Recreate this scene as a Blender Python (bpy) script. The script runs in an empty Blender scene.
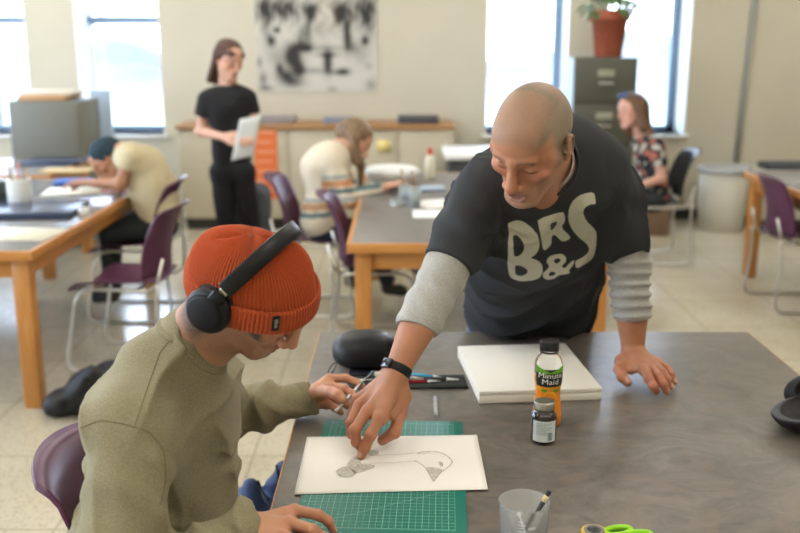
import bpy, bmesh, math, random
import numpy as np
from mathutils import Vector, Matrix
from mathutils.bvhtree import BVHTree
random.seed(7)
C = bpy.context.scene.collection
F32 = np.float32
PITCH = math.radians(13.4)
FPX, CX, CY = 950.0, 400.0, 266.5
CAM = np.array([0.0, 0.0, 1.655])
ct, st = math.cos(PITCH), math.sin(PITCH)

# ---------- survey helpers: measured photo points -> metric world points ----------
def ray(px, py):
    u = (px - CX) / FPX; v = (CY - py) / FPX
    return np.array([u, ct + v * st, -st + v * ct])
def T(px, py, z):
    d = ray(px, py); t = (z - CAM[2]) / d[2]
    return CAM + d * t
def U(px, py, Y):
    d = ray(px, py); return CAM + d * (Y / d[1])
AX = np.array([1.0, 0, 0]); AY = np.array([0, st, ct]); AZ = np.array([0, -ct, st])
def basis(f, l):
    """orthonormal right, forward, up (columns) from directions measured in (right, up, toward-viewer)"""
    f = f[0]*AX + f[1]*AY + f[2]*AZ; l = l[0]*AX + l[1]*AY + l[2]*AZ
    f = f/np.linalg.norm(f); l = l - f*np.dot(l, f); l = l/np.linalg.norm(l)
    r = -l; u = np.cross(r, f)
    return np.stack([r, f, u], 1)
def wbasis(f, u):
    f = np.array(f, float); u = np.array(u, float)
    f = f/np.linalg.norm(f); u = u - f*np.dot(u, f); u /= np.linalg.norm(u)
    return np.stack([np.cross(f, u), f, u], 1)
def nrm(v):
    v = np.array(v, float); return v/np.linalg.norm(v)
def lerp(a, b, t): return np.array(a)*(1-t) + np.array(b)*t

# ---------- materials ----------
MATS = {}
def mat(name, col=(.5,.5,.5), rough=.6, metal=0.0, attr=False, noise=0.0, nscale=20, bump=0.0, bscale=200, spec=.5, sss=0.0,
        trans=0.0, ior=1.45, emit=None, estr=1.0, col2=None, stretch=None, sheen=0.0, alpha=1.0, coat=0.0, detail=4, ramp=(.35,.65), bdist=.002):
    if name in MATS: return MATS[name]
    m = bpy.data.materials.new(name); m.use_nodes = True
    nt = m.node_tree; N = nt.nodes; L = nt.links
    b = N['Principled BSDF']
    b.inputs['Base Color'].default_value = (*col, 1)
    b.inputs['Roughness'].default_value = rough; b.inputs['Metallic'].default_value = metal
    b.inputs['Specular IOR Level'].default_value = spec; b.inputs['IOR'].default_value = ior
    b.inputs['Transmission Weight'].default_value = trans; b.inputs['Alpha'].default_value = alpha
    b.inputs['Sheen Weight'].default_value = sheen; b.inputs['Coat Weight'].default_value = coat
    if sss:
        b.inputs['Subsurface Weight'].default_value = sss
        b.inputs['Subsurface Radius'].default_value = (1, .35, .2); b.inputs['Subsurface Scale'].default_value = .008
    if emit:
        b.inputs['Emission Color'].default_value = (*emit, 1); b.inputs['Emission Strength'].default_value = estr
    tc = N.new('ShaderNodeTexCoord'); mp = N.new('ShaderNodeMapping')
    L.new(tc.outputs['Object'], mp.inputs['Vector'])
    if stretch: mp.inputs['Scale'].default_value = stretch
    src = None
    if attr:
        a = N.new('ShaderNodeAttribute'); a.attribute_name = 'Col'; src = a.outputs['Color']
    if noise or col2:
        n = N.new('ShaderNodeTexNoise'); n.inputs['Scale'].default_value = nscale; n.inputs['Detail'].default_value = detail
        L.new(mp.outputs['Vector'], n.inputs['Vector'])
        if col2:
            r = N.new('ShaderNodeValToRGB'); r.color_ramp.elements[0].position = ramp[0]; r.color_ramp.elements[1].position = ramp[1]
            r.color_ramp.elements[0].color = (*col, 1); r.color_ramp.elements[1].color = (*col2, 1)
            L.new(n.outputs['Fac'], r.inputs['Fac']); src = r.outputs['Color']
        else:
            mr = N.new('ShaderNodeMapRange'); mr.inputs['To Min'].default_value = 1-noise; mr.inputs['To Max'].default_value = 1+noise
            mr.inputs['From Min'].default_value = .3; mr.inputs['From Max'].default_value = .7
            L.new(n.outputs['Fac'], mr.inputs['Value'])
            mx = N.new('ShaderNodeVectorMath'); mx.operation = 'SCALE'
            if src is None: mx.inputs[0].default_value = col
            else: L.new(src, mx.inputs[0])
            L.new(mr.outputs['Result'], mx.inputs['Scale']); src = mx.outputs['Vector']
    if src is not None: L.new(src, b.inputs['Base Color'])
    if bump:
        n2 = N.new('ShaderNodeTexNoise'); n2.inputs['Scale'].default_value = bscale; n2.inputs['Detail'].default_value = 3
        L.new(mp.outputs['Vector'], n2.inputs['Vector'])
        bp = N.new('ShaderNodeBump'); bp.inputs['Strength'].default_value = bump; bp.inputs['Distance'].default_value = bdist
        L.new(n2.outputs['Fac'], bp.inputs['Height']); L.new(bp.outputs['Normal'], b.inputs['Normal'])
    MATS[name] = m
    return m

# ---------- objects ----------
def wloc(o):
    p = Vector((0,0,0))
    while o is not None: p = p + o.location; o = o.parent
    return p
def tag(o, label=None, cat=None, group=None, kind=None):
    if label: o['label'] = label
    if cat: o['category'] = cat
    if group: o['group'] = group
    if kind: o['kind'] = kind
    return o
def thing(name, label, cat, loc=(0,0,0), group=None):
    o = bpy.data.objects.new(name, None); C.objects.link(o); o.location = Vector([float(x) for x in loc])
    o.empty_display_size = .05
    return tag(o, label, cat, group)
def mkobj(name, parts, material, parent=None, smooth=True, loc=None):
    """parts: list of (V, F[, colors]); becomes ONE mesh object. V in world metres."""
    Vs, Fs, Cs, off = [], [], [], 0
    hascol = any(len(p) > 2 and p[2] is not None for p in parts)
    for p in parts:
        V = np.asarray(p[0], float); Vs.append(V)
        Fs += [tuple(int(i)+off for i in f) for f in (p[1].tolist() if isinstance(p[1], np.ndarray) else p[1])]
        if hascol: Cs.append(p[2] if len(p) > 2 and p[2] is not None else np.ones((len(V),3))*.5)
        off += len(V)
    V = np.concatenate(Vs)
    if parent is not None: L0 = np.array(wloc(parent))
    elif loc is not None: L0 = np.array(loc, float)
    else: L0 = np.zeros(3)
    me = bpy.data.meshes.new(name); me.from_pydata((V-L0).tolist(), [], Fs); me.validate()
    if hascol:
        ca = me.color_attributes.new('Col', 'FLOAT_COLOR', 'POINT'); cc = np.concatenate(Cs)
        cc = np.concatenate([cc, np.ones((len(cc),1))], 1).astype(F32)
        if len(ca.data) == len(cc): ca.data.foreach_set('color', cc.ravel())
    me.polygons.foreach_set('use_smooth', [smooth]*len(me.polygons))
    if material: me.materials.append(material)
    o = bpy.data.objects.new(name, me); C.objects.link(o)
    if parent is not None: o.parent = parent
    elif loc is not None: o.location = Vector(L0.tolist())
    return o
def struct(name, parts, m, smooth=False):
    o = mkobj(name, parts, m, smooth=smooth); o['kind'] = 'structure'; return o
def dup(root, loc, rotz=0, label=None, group=None):
    r = root.copy(); C.objects.link(r); r.location = Vector(loc); r.rotation_euler = (0,0,rotz)
    if label: r['label'] = label
    if group: r['group'] = group
    for ch in list(root.children):
        c = ch.copy(); C.objects.link(c); c.parent = r
        for g in list(ch.children):
            d = g.copy(); C.objects.link(d); d.parent = c
    return r

# ---------- hard-surface meshes; each returns (V,F) ----------
def frombm(bm):
    bm.verts.ensure_lookup_table()
    V = np.array([v.co[:] for v in bm.verts]); F = [tuple(v.index for v in f.verts) for f in bm.faces]; bm.free(); return (V, F)
def box(c, s, bev=0.0, seg=2, R=None):
    bm = bmesh.new(); bmesh.ops.create_cube(bm, size=1)
    for v in bm.verts: v.co = Vector((v.co.x*s[0], v.co.y*s[1], v.co.z*s[2]))
    if bev: bmesh.ops.bevel(bm, geom=bm.edges[:], offset=bev, segments=seg, affect='EDGES', profile=.5)
    bm.verts.index_update()
    V, F = frombm(bm)
    if R is not None: V = V @ np.array(R).T
    return (V + np.array(c), F)
def boxb(lo, hi, bev=0.0, seg=2):
    lo = np.array(lo, float); hi = np.array(hi, float); return box((lo+hi)/2, hi-lo, bev, seg)
def frames(P):
    P = np.asarray(P, float); n = len(P); Tn = np.zeros_like(P)
    Tn[1:-1] = P[2:]-P[:-2]; Tn[0] = P[1]-P[0]; Tn[-1] = P[-1]-P[-2]
    Tn /= np.linalg.norm(Tn, axis=1)[:,None]+1e-12
    a = np.array([0,0,1.0]) if abs(Tn[0][2]) < .9 else np.array([1.0,0,0])
    A = np.zeros_like(P); a = a - Tn[0]*np.dot(a, Tn[0]); A[0] = a/np.linalg.norm(a)
    for i in range(1, n):
        a = A[i-1]-Tn[i]*np.dot(A[i-1], Tn[i]); A[i] = a/(np.linalg.norm(a)+1e-12)
    return Tn, A, np.cross(Tn, A)
def tube(P, r, n=10, caps=True):
    P = np.asarray(P, float); Tn, A, B = frames(P)
    r = np.ones(len(P))*r if np.isscalar(r) else np.asarray(r, float)
    V = []
    for i in range(len(P)):
        for k in range(n):
            t = 2*math.pi*k/n; V.append(P[i]+(A[i]*math.cos(t)+B[i]*math.sin(t))*r[i])
    F = [(i*n+k, i*n+(k+1)%n, (i+1)*n+(k+1)%n, (i+1)*n+k) for i in range(len(P)-1) for k in range(n)]
    if caps: F += [tuple(range(n-1,-1,-1)), tuple((len(P)-1)*n+k for k in range(n))]
    return (np.array(V), F)
def strap(P, W, w, t, rounded=False):
    """flat band along path P; W = width directions"""
    P = np.asarray(P, float); Tn, _, _ = frames(P); V = []
    for i in range(len(P)):
        wd = np.array(W[i] if np.ndim(W) > 1 else W, float); wd = wd-Tn[i]*np.dot(wd, Tn[i]); wd /= np.linalg.norm(wd)
        nn = np.cross(Tn[i], wd); ww = w[i] if np.ndim(w) else w
        for a, b in ((-.5,-.3),(-.42,-.5),(.42,-.5),(.5,-.3),(.5,.3),(.42,.5),(-.42,.5),(-.5,.3)):
            V.append(P[i]+wd*a*ww+nn*b*t)
    n = 8
    F = [(i*n+k, i*n+(k+1)%n, (i+1)*n+(k+1)%n, (i+1)*n+k) for i in range(len(P)-1) for k in range(n)]
    F += [tuple(range(n-1,-1,-1)), tuple((len(P)-1)*n+k for k in range(n))]
    return (np.array(V), F)
def lathe(prof, c=(0,0,0), n=48, R=None):
    """prof: (r,z) from bottom to top; closed with fans where r=0 is given"""
    V = []
    for r, z in prof:
        for k in range(n):
            t = 2*math.pi*k/n; V.append((max(r,1e-5)*math.cos(t), max(r,1e-5)*math.sin(t), z))
    F = [(i*n+k, i*n+(k+1)%n, (i+1)*n+(k+1)%n, (i+1)*n+k) for i in range(len(prof)-1) for k in range(n)]
    V = np.array(V)
    if R is not None: V = V @ np.array(R).T
    return (V+np.array(c), F)
def grid(fn, nu, nv, closeu=False):
    V = [fn(i/(nu if closeu else nu-1), j/(nv-1)) for j in range(nv) for i in range(nu)]
    F = []
    for j in range(nv-1):
        for i in range(nu if closeu else nu-1):
            i2 = (i+1) % nu; F.append((j*nu+i, j*nu+i2, (j+1)*nu+i2, (j+1)*nu+i))
    return (np.array(V, float), F)
def slab(fn, nu, nv, t):
    """curved sheet with thickness"""
    V, F = grid(fn, nu, nv); V3 = V.reshape(nv, nu, 3)
    du = np.gradient(V3, axis=1); dv = np.gradient(V3, axis=0); nn = np.cross(du, dv); nn /= np.linalg.norm(nn, axis=2)[:,:,None]+1e-9
    W = (V3 - nn*t).reshape(-1,3); n = len(V)
    FF = F + [tuple(i+n for i in f[::-1]) for f in F]
    e = [j for j in range(nu)] + [k*nu+nu-1 for k in range(1,nv)] + [(nv-1)*nu+j for j in range(nu-2,-1,-1)] + [k*nu for k in range(nv-2,0,-1)]
    for a, b in zip(e, e[1:]+e[:1]): FF.append((b, a, a+n, b+n))
    return (np.concatenate([V, W]), FF)
def prism(poly, z0, z1, R=None, c=(0,0,0)):
    n = len(poly); V = [(x,y,z0) for x,y in poly]+[(x,y,z1) for x,y in poly]
    F = [tuple(range(n-1,-1,-1)), tuple(range(n,2*n))]+[(i,(i+1)%n,n+(i+1)%n,n+i) for i in range(n)]
    V = np.array(V, float)
    if R is not None: V = V @ np.array(R).T
    return (V+np.array(c), F)
def text_mesh(s, size, bold=0.0, ext=0.0):
    cu = bpy.data.curves.new('t', 'FONT'); cu.body = s; cu.size = size; cu.extrude = ext; cu.offset = bold; cu.align_x = 'CENTER'; cu.align_y = 'CENTER'
    cu.resolution_u = 3
    o = bpy.data.objects.new('t', cu); C.objects.link(o)
    dg = bpy.context.evaluated_depsgraph_get(); me = bpy.data.meshes.new_from_object(o.evaluated_get(dg))
    V = np.array([v.co[:] for v in me.vertices]).reshape(-1,3); F = [tuple(p.vertices) for p in me.polygons]
    bpy.data.objects.remove(o); bpy.data.curves.remove(cu); bpy.data.meshes.remove(me)
    return V, F

# ---------- soft bodies: signed distance shapes + surface nets ----------
def noise3(P, s, seed=0):
    x, y, z = P[:,0]*s+seed*1.7, P[:,1]*s-seed*2.3, P[:,2]*s+seed*.9
    return (np.sin(x*1.0+1.3*np.sin(y*1.3+z*.7))+np.sin(y*1.17+1.1*np.sin(z*1.1-x*.9)+2)+np.sin(z*1.31+1.2*np.sin(x*.8+y*.6)+4))/3
def smin(a, b, k):
    if k <= 0: return np.minimum(a, b)
    h = np.clip(.5+.5*(b-a)/k, 0, 1); return b*(1-h)+a*h-k*h*(1-h)
def smax(a, b, k): return -smin(-a, -b, k)
class Cone:
    def __init__(s, a, b, r1, r2=None, ring=None, sq=None):
        s.a = np.array(a, F32); s.b = np.array(b, F32); s.r1 = r1; s.r2 = r1 if r2 is None else r2; s.ring = ring; s.sq = sq
        m = max(s.r1, s.r2)+(abs(ring[0]) if ring else 0)
        s.lo = np.minimum(s.a, s.b)-m; s.hi = np.maximum(s.a, s.b)+m
        d = s.b-s.a; L = np.linalg.norm(d)+1e-9; d = d/L; s.L = L
        h = np.array([0,0,1.0]) if abs(d[2]) < .8 else np.array([1.0,0,0])
        s.e1 = np.cross(d, h); s.e1 /= np.linalg.norm(s.e1); s.e2 = np.cross(d, s.e1)
    def __call__(s, P):
        ab = s.b-s.a; t = np.clip(((P-s.a)@ab)/(ab@ab+1e-12), 0, 1); Q = P-s.a-t[:,None]*ab
        if s.sq is not None:            # flatten along direction: (dir, factor>1 thinner)
            n, fct = s.sq; n = np.array(n, F32); Q = Q+(Q@n)[:,None]*n*(fct-1)
        r = s.r1+(s.r2-s.r1)*t
        if s.ring:
            A, n, wob, ph = s.ring[:4]; an = np.arctan2(Q@s.e2.astype(F32), Q@s.e1.astype(F32))
            w = np.sin(2*np.pi*n*t+wob*np.sin(an+ph)+.7*np.sin(2*an+ph*2)); r = r+A*(.5+.5*w)**1.5*np.clip(t*6,0,1)*np.clip((1-t)*6,0,1)
        d = np.linalg.norm(Q, axis=1)-r
        return d/(s.sq[1]**.5) if s.sq is not None else d
class Ell:
    def __init__(s, c, r, R=None):
        s.c = np.array(c, F32); s.r = np.array(r, F32)*np.ones(3, F32); s.R = None if R is None else np.array(R, F32)
        m = float(max(s.r)); s.lo = s.c-m; s.hi = s.c+m
    def __call__(s, P):
        Q = P-s.c
        if s.R is not None: Q = Q@s.R
        k0 = np.linalg.norm(Q/s.r, axis=1); k1 = np.linalg.norm(Q/(s.r*s.r), axis=1)+1e-9
        return k0*(k0-1)/k1
class RBox:
    def __init__(s, c, h, r, R=None):
        s.c = np.array(c, F32); s.h = np.array(h, F32)-r; s.r = r; s.R = None if R is None else np.array(R, F32)
        m = float(np.linalg.norm(h)); s.lo = s.c-m; s.hi = s.c+m
    def __call__(s, P):
        Q = P-s.c
        if s.R is not None: Q = Q@s.R
        q = np.abs(Q)-s.h
        return np.linalg.norm(np.maximum(q, 0), axis=1)+np.minimum(q.max(1), 0)-s.r
class Plane:                      # solid on the -n side
    def __init__(s, p, n): s.p = np.array(p, F32); s.n = nrm(n).astype(F32); s.lo = s.hi = None
    def __call__(s, P): return (P-s.p)@s.n
class Shape:
    def __init__(s): s.ops = []; s.lo = s.hi = None; s.post = []
    def _b(s, p):
        if p.lo is None: return
        s.lo = p.lo.copy() if s.lo is None else np.minimum(s.lo, p.lo); s.hi = p.hi.copy() if s.hi is None else np.maximum(s.hi, p.hi)
    def u(s, p, k=0.01): s.ops.append(('u', p, k)); s._b(p); return s
    def s(s, p, k=0.005): s.ops.append(('s', p, k)); return s
    def i(s, p, k=0.0): s.ops.append(('i', p, k)); return s
    def d(s, fn): s.ops.append(('d', fn, 0)); return s
    def __call__(s, P):
        D = np.full(len(P), 10, F32)
        for o, p, k in s.ops:
            if o == 'd': D = D+p(P); continue
            q = p(P)
            D = smin(D, q, k) if o == 'u' else smax(D, -q, k) if o == 's' else smax(D, q, k)
        return D
class Xf:                         # shape placed by rotation matrix (columns), origin and scale
    def __init__(s, sh, c, R, sc=1.0, jz=1.0):
        s.jz = jz; s.sh = sh; s.c = np.array(c, F32); s.R = np.array(R, F32); s.sc = sc
        cor = np.array([[x,y,z] for x in (sh.lo[0],sh.hi[0]) for y in (sh.lo[1],sh.hi[1]) for z in (sh.lo[2],sh.hi[2])])*sc@s.R.T+s.c
        s.lo = cor.min(0).astype(F32); s.hi = cor.max(0).astype(F32)
    def loc(s, P):
        L = (P-s.c)@s.R/s.sc
        if s.jz != 1: L = L.copy(); L[:,2] = np.where(L[:,2] < -.01, -.01+(L[:,2]+.01)*s.jz, L[:,2])
        return L
    def __call__(s, P): return s.sh(s.loc(P))*s.sc
def nets(sh, h, lo=None, hi=None, pad=.012, color=None):
    lo = np.array(sh.lo if lo is None else lo, F32)-pad; hi = np.array(sh.hi if hi is None else hi, F32)+pad
    B = 8
    nb = np.maximum(1, np.ceil((hi-lo)/(h*B)).astype(int)); n = nb*B
    ci = np.stack(np.meshgrid(*[np.arange(k) for k in nb], indexing='ij'), -1).reshape(-1,3)
    cc = (lo+(ci+.5)*B*h-.5*h).astype(F32)
    D = sh(cc)
    act = np.abs(D) < B*h*.9*1.5+.012
    Fd = np.ones(tuple(n), F32)
    Fd[:] = np.repeat(np.repeat(np.repeat(np.where(D < 0, -1, 1).reshape(tuple(nb)), B, 0), B, 1), B, 2)
    o = np.stack(np.meshgrid(*[np.arange(B)]*3, indexing='ij'), -1).reshape(-1,3)
    A = ci[act]*B
    for s0 in range(0, len(A), 400):
        idx = (A[s0:s0+400][:,None,:]+o[None]).reshape(-1,3)
        Fd[idx[:,0], idx[:,1], idx[:,2]] = sh((lo+idx*h).astype(F32))
    Fd[0,:,:] = Fd[-1,:,:] = 1; Fd[:,0,:] = Fd[:,-1,:] = 1; Fd[:,:,0] = Fd[:,:,-1] = 1
    S = Fd < 0
    cnt = np.zeros(tuple(n-1), np.int8)
    offs = [(a,b,c) for a in (0,1) for b in (0,1) for c in (0,1)]
    for a,b,c in offs: cnt += S[a:n[0]-1+a, b:n[1]-1+b, c:n[2]-1+c]
    cell = np.argwhere((cnt > 0) & (cnt < 8))
    vid = np.full(tuple(n-1), -1, np.int64); vid[cell[:,0], cell[:,1], cell[:,2]] = np.arange(len(cell))
    val = {of: Fd[cell[:,0]+of[0], cell[:,1]+of[1], cell[:,2]+of[2]] for of in offs}
    acc = np.zeros((len(cell),3)); num = np.zeros(len(cell))
    for of in offs:
        for ax in range(3):
            if of[ax]: continue
            o2 = list(of); o2[ax] = 1; a = val[of]; b = val[tuple(o2)]; m = (a < 0) != (b < 0)
            t = np.where(m, a/(a-b+1e-12), 0)
            p = np.tile(np.array(of, float), (len(cell),1)); p[:,ax] += t
            acc += p*m[:,None]; num += m
    V = lo+(cell+acc/np.maximum(num,1)[:,None])*h
    Q = []
    for ax in range(3):
        sl0 = [slice(1,-1)]*3; sl1 = [slice(1,-1)]*3; sl0[ax] = slice(0,-1); sl1[ax] = slice(1,None)
        a = S[tuple(sl0)]; b = S[tuple(sl1)]
        e = np.argwhere(a != b); off = np.ones(3, int); off[ax] = 0; e = e+off
        flip = S[e[:,0], e[:,1], e[:,2]]
        b1, b2 = (ax+1)%3, (ax+2)%3
        def g(d1, d2):
            q = e.copy(); q[:,b1] -= d1; q[:,b2] -= d2; return vid[q[:,0], q[:,1], q[:,2]]
        q = np.stack([g(0,0), g(1,0), g(1,1), g(0,1)], 1); q[~flip] = q[~flip][:,::-1]
        Q.append(q)
    Q = np.concatenate(Q); Q = Q[(Q >= 0).all(1)]
    col = color(V.astype(F32)) if color is not None else None
    return (V, Q, col)
# ---------- anatomy ----------
def head_shape(male=True, ns=1.0, open_mouth=0.0, neck=None, gaunt=0.0):
    h = Shape()
    h.u(Ell((0,-.014,.036), (.0755,.097,.083)), 0)
    h.u(Ell((0,-.045,.02), (.068,.066,.07)), .02)
    h.u(Ell((0,.022,-.03), (.060,.064,.080)), .025)
    h.u(Ell((0,.040,.045), (.055,.045,.045)), .03)
    for s in (-1,1):
        h.u(Cone((s*.054,-.004,-.055), (s*.022,.066,-.102), .017 if male else .014, .016), .028)
        h.u(Ell((s*.046,.056,-.022), (.020,.021,.017)), .022)
        h.u(Cone((s*.058,.045,.012), (s*.060,.01,-.02), .012, .012), .02)
    h.u(Cone((-.014,.074,-.104), (.014,.074,-.104), .0175 if male else .014), .02)
    h.u(Ell((0,.078,-.070), (.030,.019,.026)), .018)
    if male:
        for s in (-1,1): h.u(Cone((s*.006,.089,.020), (s*.040,.077,.024), .0085, .008), .012)
    else:
        for s in (-1,1): h.u(Cone((s*.008,.084,.022), (s*.038,.075,.024), .0085, .007), .014)
    for s in (-1,1):
        h.s(Ell((s*.031,.100,.001), (.020,.017,.012)), .012)
        h.u(Ell((s*.031,.0715,.000), (.0150,.0145,.0135)), .003)
        h.u(Cone((s*.018,.083,-.0005), (s*.044,.075,-.0015), .0030, .0025), .003)     # lid line
        h.s(Cone((s*.020,.0885,-.0055), (s*.042,.0805,-.0065), .0012, .0010), .001)
        h.s(Cone((s*.020,.0835,.0090), (s*.043,.0765,.0090), .0015, .0012), .002)
    h.u(Cone((0,.0915,.014), (0,.1090,-.032), .0075*ns, .0105*ns), .011)
    h.u(Ell((0,.1105,-.0365), (.0115*ns,.0115*ns,.0100*ns)), .006)
    for s in (-1,1):
        h.u(Ell((s*.0140*ns,.0985,-.0405), (.0085*ns,.0115,.0080*ns)), .005)
        h.s(Ell((s*.0065,.1050,-.0480), (.0038,.0055,.0045)), .003)
        h.s(Cone((s*.021,.089,-.040), (s*.031,.080,-.062), .0022, .0018), .007)
    mo = open_mouth
    h.u(Cone((-.011,.0955,-.0625), (.011,.0955,-.0625), .0050), .006)
    for s in (-1,1): h.u(Cone((s*.006,.0965,-.0625), (s*.023,.0855,-.0670), .0045, .0028), .004)
    h.u(Cone((-.010,.0940,-.0755-mo), (.010,.0940,-.0755-mo), .0062), .006)
    for s in (-1,1): h.u(Cone((s*.010,.0935,-.0750-mo), (s*.023,.0850,-.0690-mo*.3), .0055, .003), .004)
    h.s(Ell((0,.101,-.0688-mo*.5), (.019,.013+mo*.8,.0014+mo*.62)), .002)
    h.s(Ell((0,.094,-.0865-mo), (.014,.007,.004)), .007)
    h.u(Ell((0,.0865,-.1010-mo*.6), (.015,.011,.012)), .012)
    for s in (-1,1):     # ears
        ea = Shape(); R = wbasis((s*.35,1,0), (0,-.12,1))
        ea.u(Ell((s*.080,-.012,.000), (.0065,.0185,.0260), R), 0)
        ea.u(Ell((s*.077,-.004,-.026), (.0055,.010,.012), R), .006)
        ea.s(Ell((s*.0880,-.010,.002), (.0065,.0115,.0170), R), .003)
        ea.u(Cone((s*.080,.002,-.012), (s*.080,.004,-.004), .0035), .003)
        for t in range(7):
            a0 = -.6+t*.55; a1 = a0+.55
            p = lambda a: (s*(.0835+.001*math.cos(a)), -.012-.0165*math.sin(a), .002+.0235*math.cos(a))
            ea.u(Cone(p(a0), p(a1), .0032), .0015)
        h.u(ea, .005)
    return h
def spots(P, base, lst):
    c = np.tile(np.array(base, float), (len(P),1))
    for cen, rad, col, st_ in lst:
        q = (P-np.array(cen))/np.array(rad); w = np.exp(-(q*q).sum(1))*st_; c = c*(1-w[:,None])+np.array(col)*w[:,None]
    return c
def sstep(a, b, x):
    t = np.clip((x-a)/(b-a), 0, 1); return t*t*(3-2*t)
def ridged(x): return (1-np.abs(np.sin(x)))**2
def grain(P, s):
    q = np.sin(P[:,0]*1293.7+P[:,1]*2711.3+P[:,2]*1871.9)*43758.5453; q = q-np.floor(q); return q*2-1
def face_color(L, skin, lip, hair=None, hairline=None, stub=0.0, stubc=(.2,.14,.1), brow=(.15,.09,.06), red=(.62,.25,.17), browst=.8):
    skin = np.array(skin)
    c = spots(L, skin, [((0,.11,-.036),(.014,.02,.014),red,.45), ((.045,.07,-.025),(.025,.03,.02),red,.4), ((-.045,.07,-.025),(.025,.03,.02),red,.4),
        ((.08,-.012,0),(.02,.03,.035),red,.45), ((-.08,-.012,0),(.02,.03,.035),red,.45),
        ((0,.098,-.0625),(.019,.012,.0040),lip,.9), ((0,.096,-.0765),(.018,.014,.0060),lip,.9),
        ((.031,.085,-.006),(.014,.01,.0028),(.08,.04,.03),.75), ((-.031,.085,-.006),(.014,.01,.0028),(.08,.04,.03),.75),
        ((0,.09,-.0688),(.020,.012,.0018),(.12,.03,.025),.7)])
    n = noise3(L, 60); g = grain(L, 40)
    c *= (1+.05*n)[:,None]
    for s in (-1,1):
        q = np.abs(L[:,2]-(.0245+.004*np.cos((L[:,0]-s*.028)*60)-.004))/.0045; w = np.exp(-q**2)*sstep(.008,.014,s*L[:,0])*(1-sstep(.045,.052,s*L[:,0]))*sstep(.05,.07,L[:,1])
        w = np.clip(w*(browst+.25*g), 0, .9); c = c*(1-w[:,None])+np.array(brow)*w[:,None]
    if stub:
        z = L[:,2]; w = sstep(-.042,-.062,z)*sstep(-.02,.03,L[:,1]+.25*np.abs(L[:,0]))
        w = np.maximum(w, sstep(.006,.0,np.abs(np.abs(L[:,0])-.066)-.02)*sstep(-.01,-.03,z)*sstep(-.02,.0,L[:,1])*.8)
        w *= 1-np.exp(-(((L[:,0])/.024)**2+((z+.07)/.009)**2+((L[:,1]-.095)/.02)**2))
        w *= 1-.6*sstep(-.118,-.14,z)
        w = np.clip(w*(stub+.35*stub*g), 0, .95); c = c*(1-w[:,None])+np.array(stubc)*w[:,None]
    if hair is not None:
        w = hairline(L); w = np.clip(w*(1+.22*g+.12*n), 0, 1); c = c*(1-w[:,None])+np.array(hair)*w[:,None]
    return c

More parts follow.
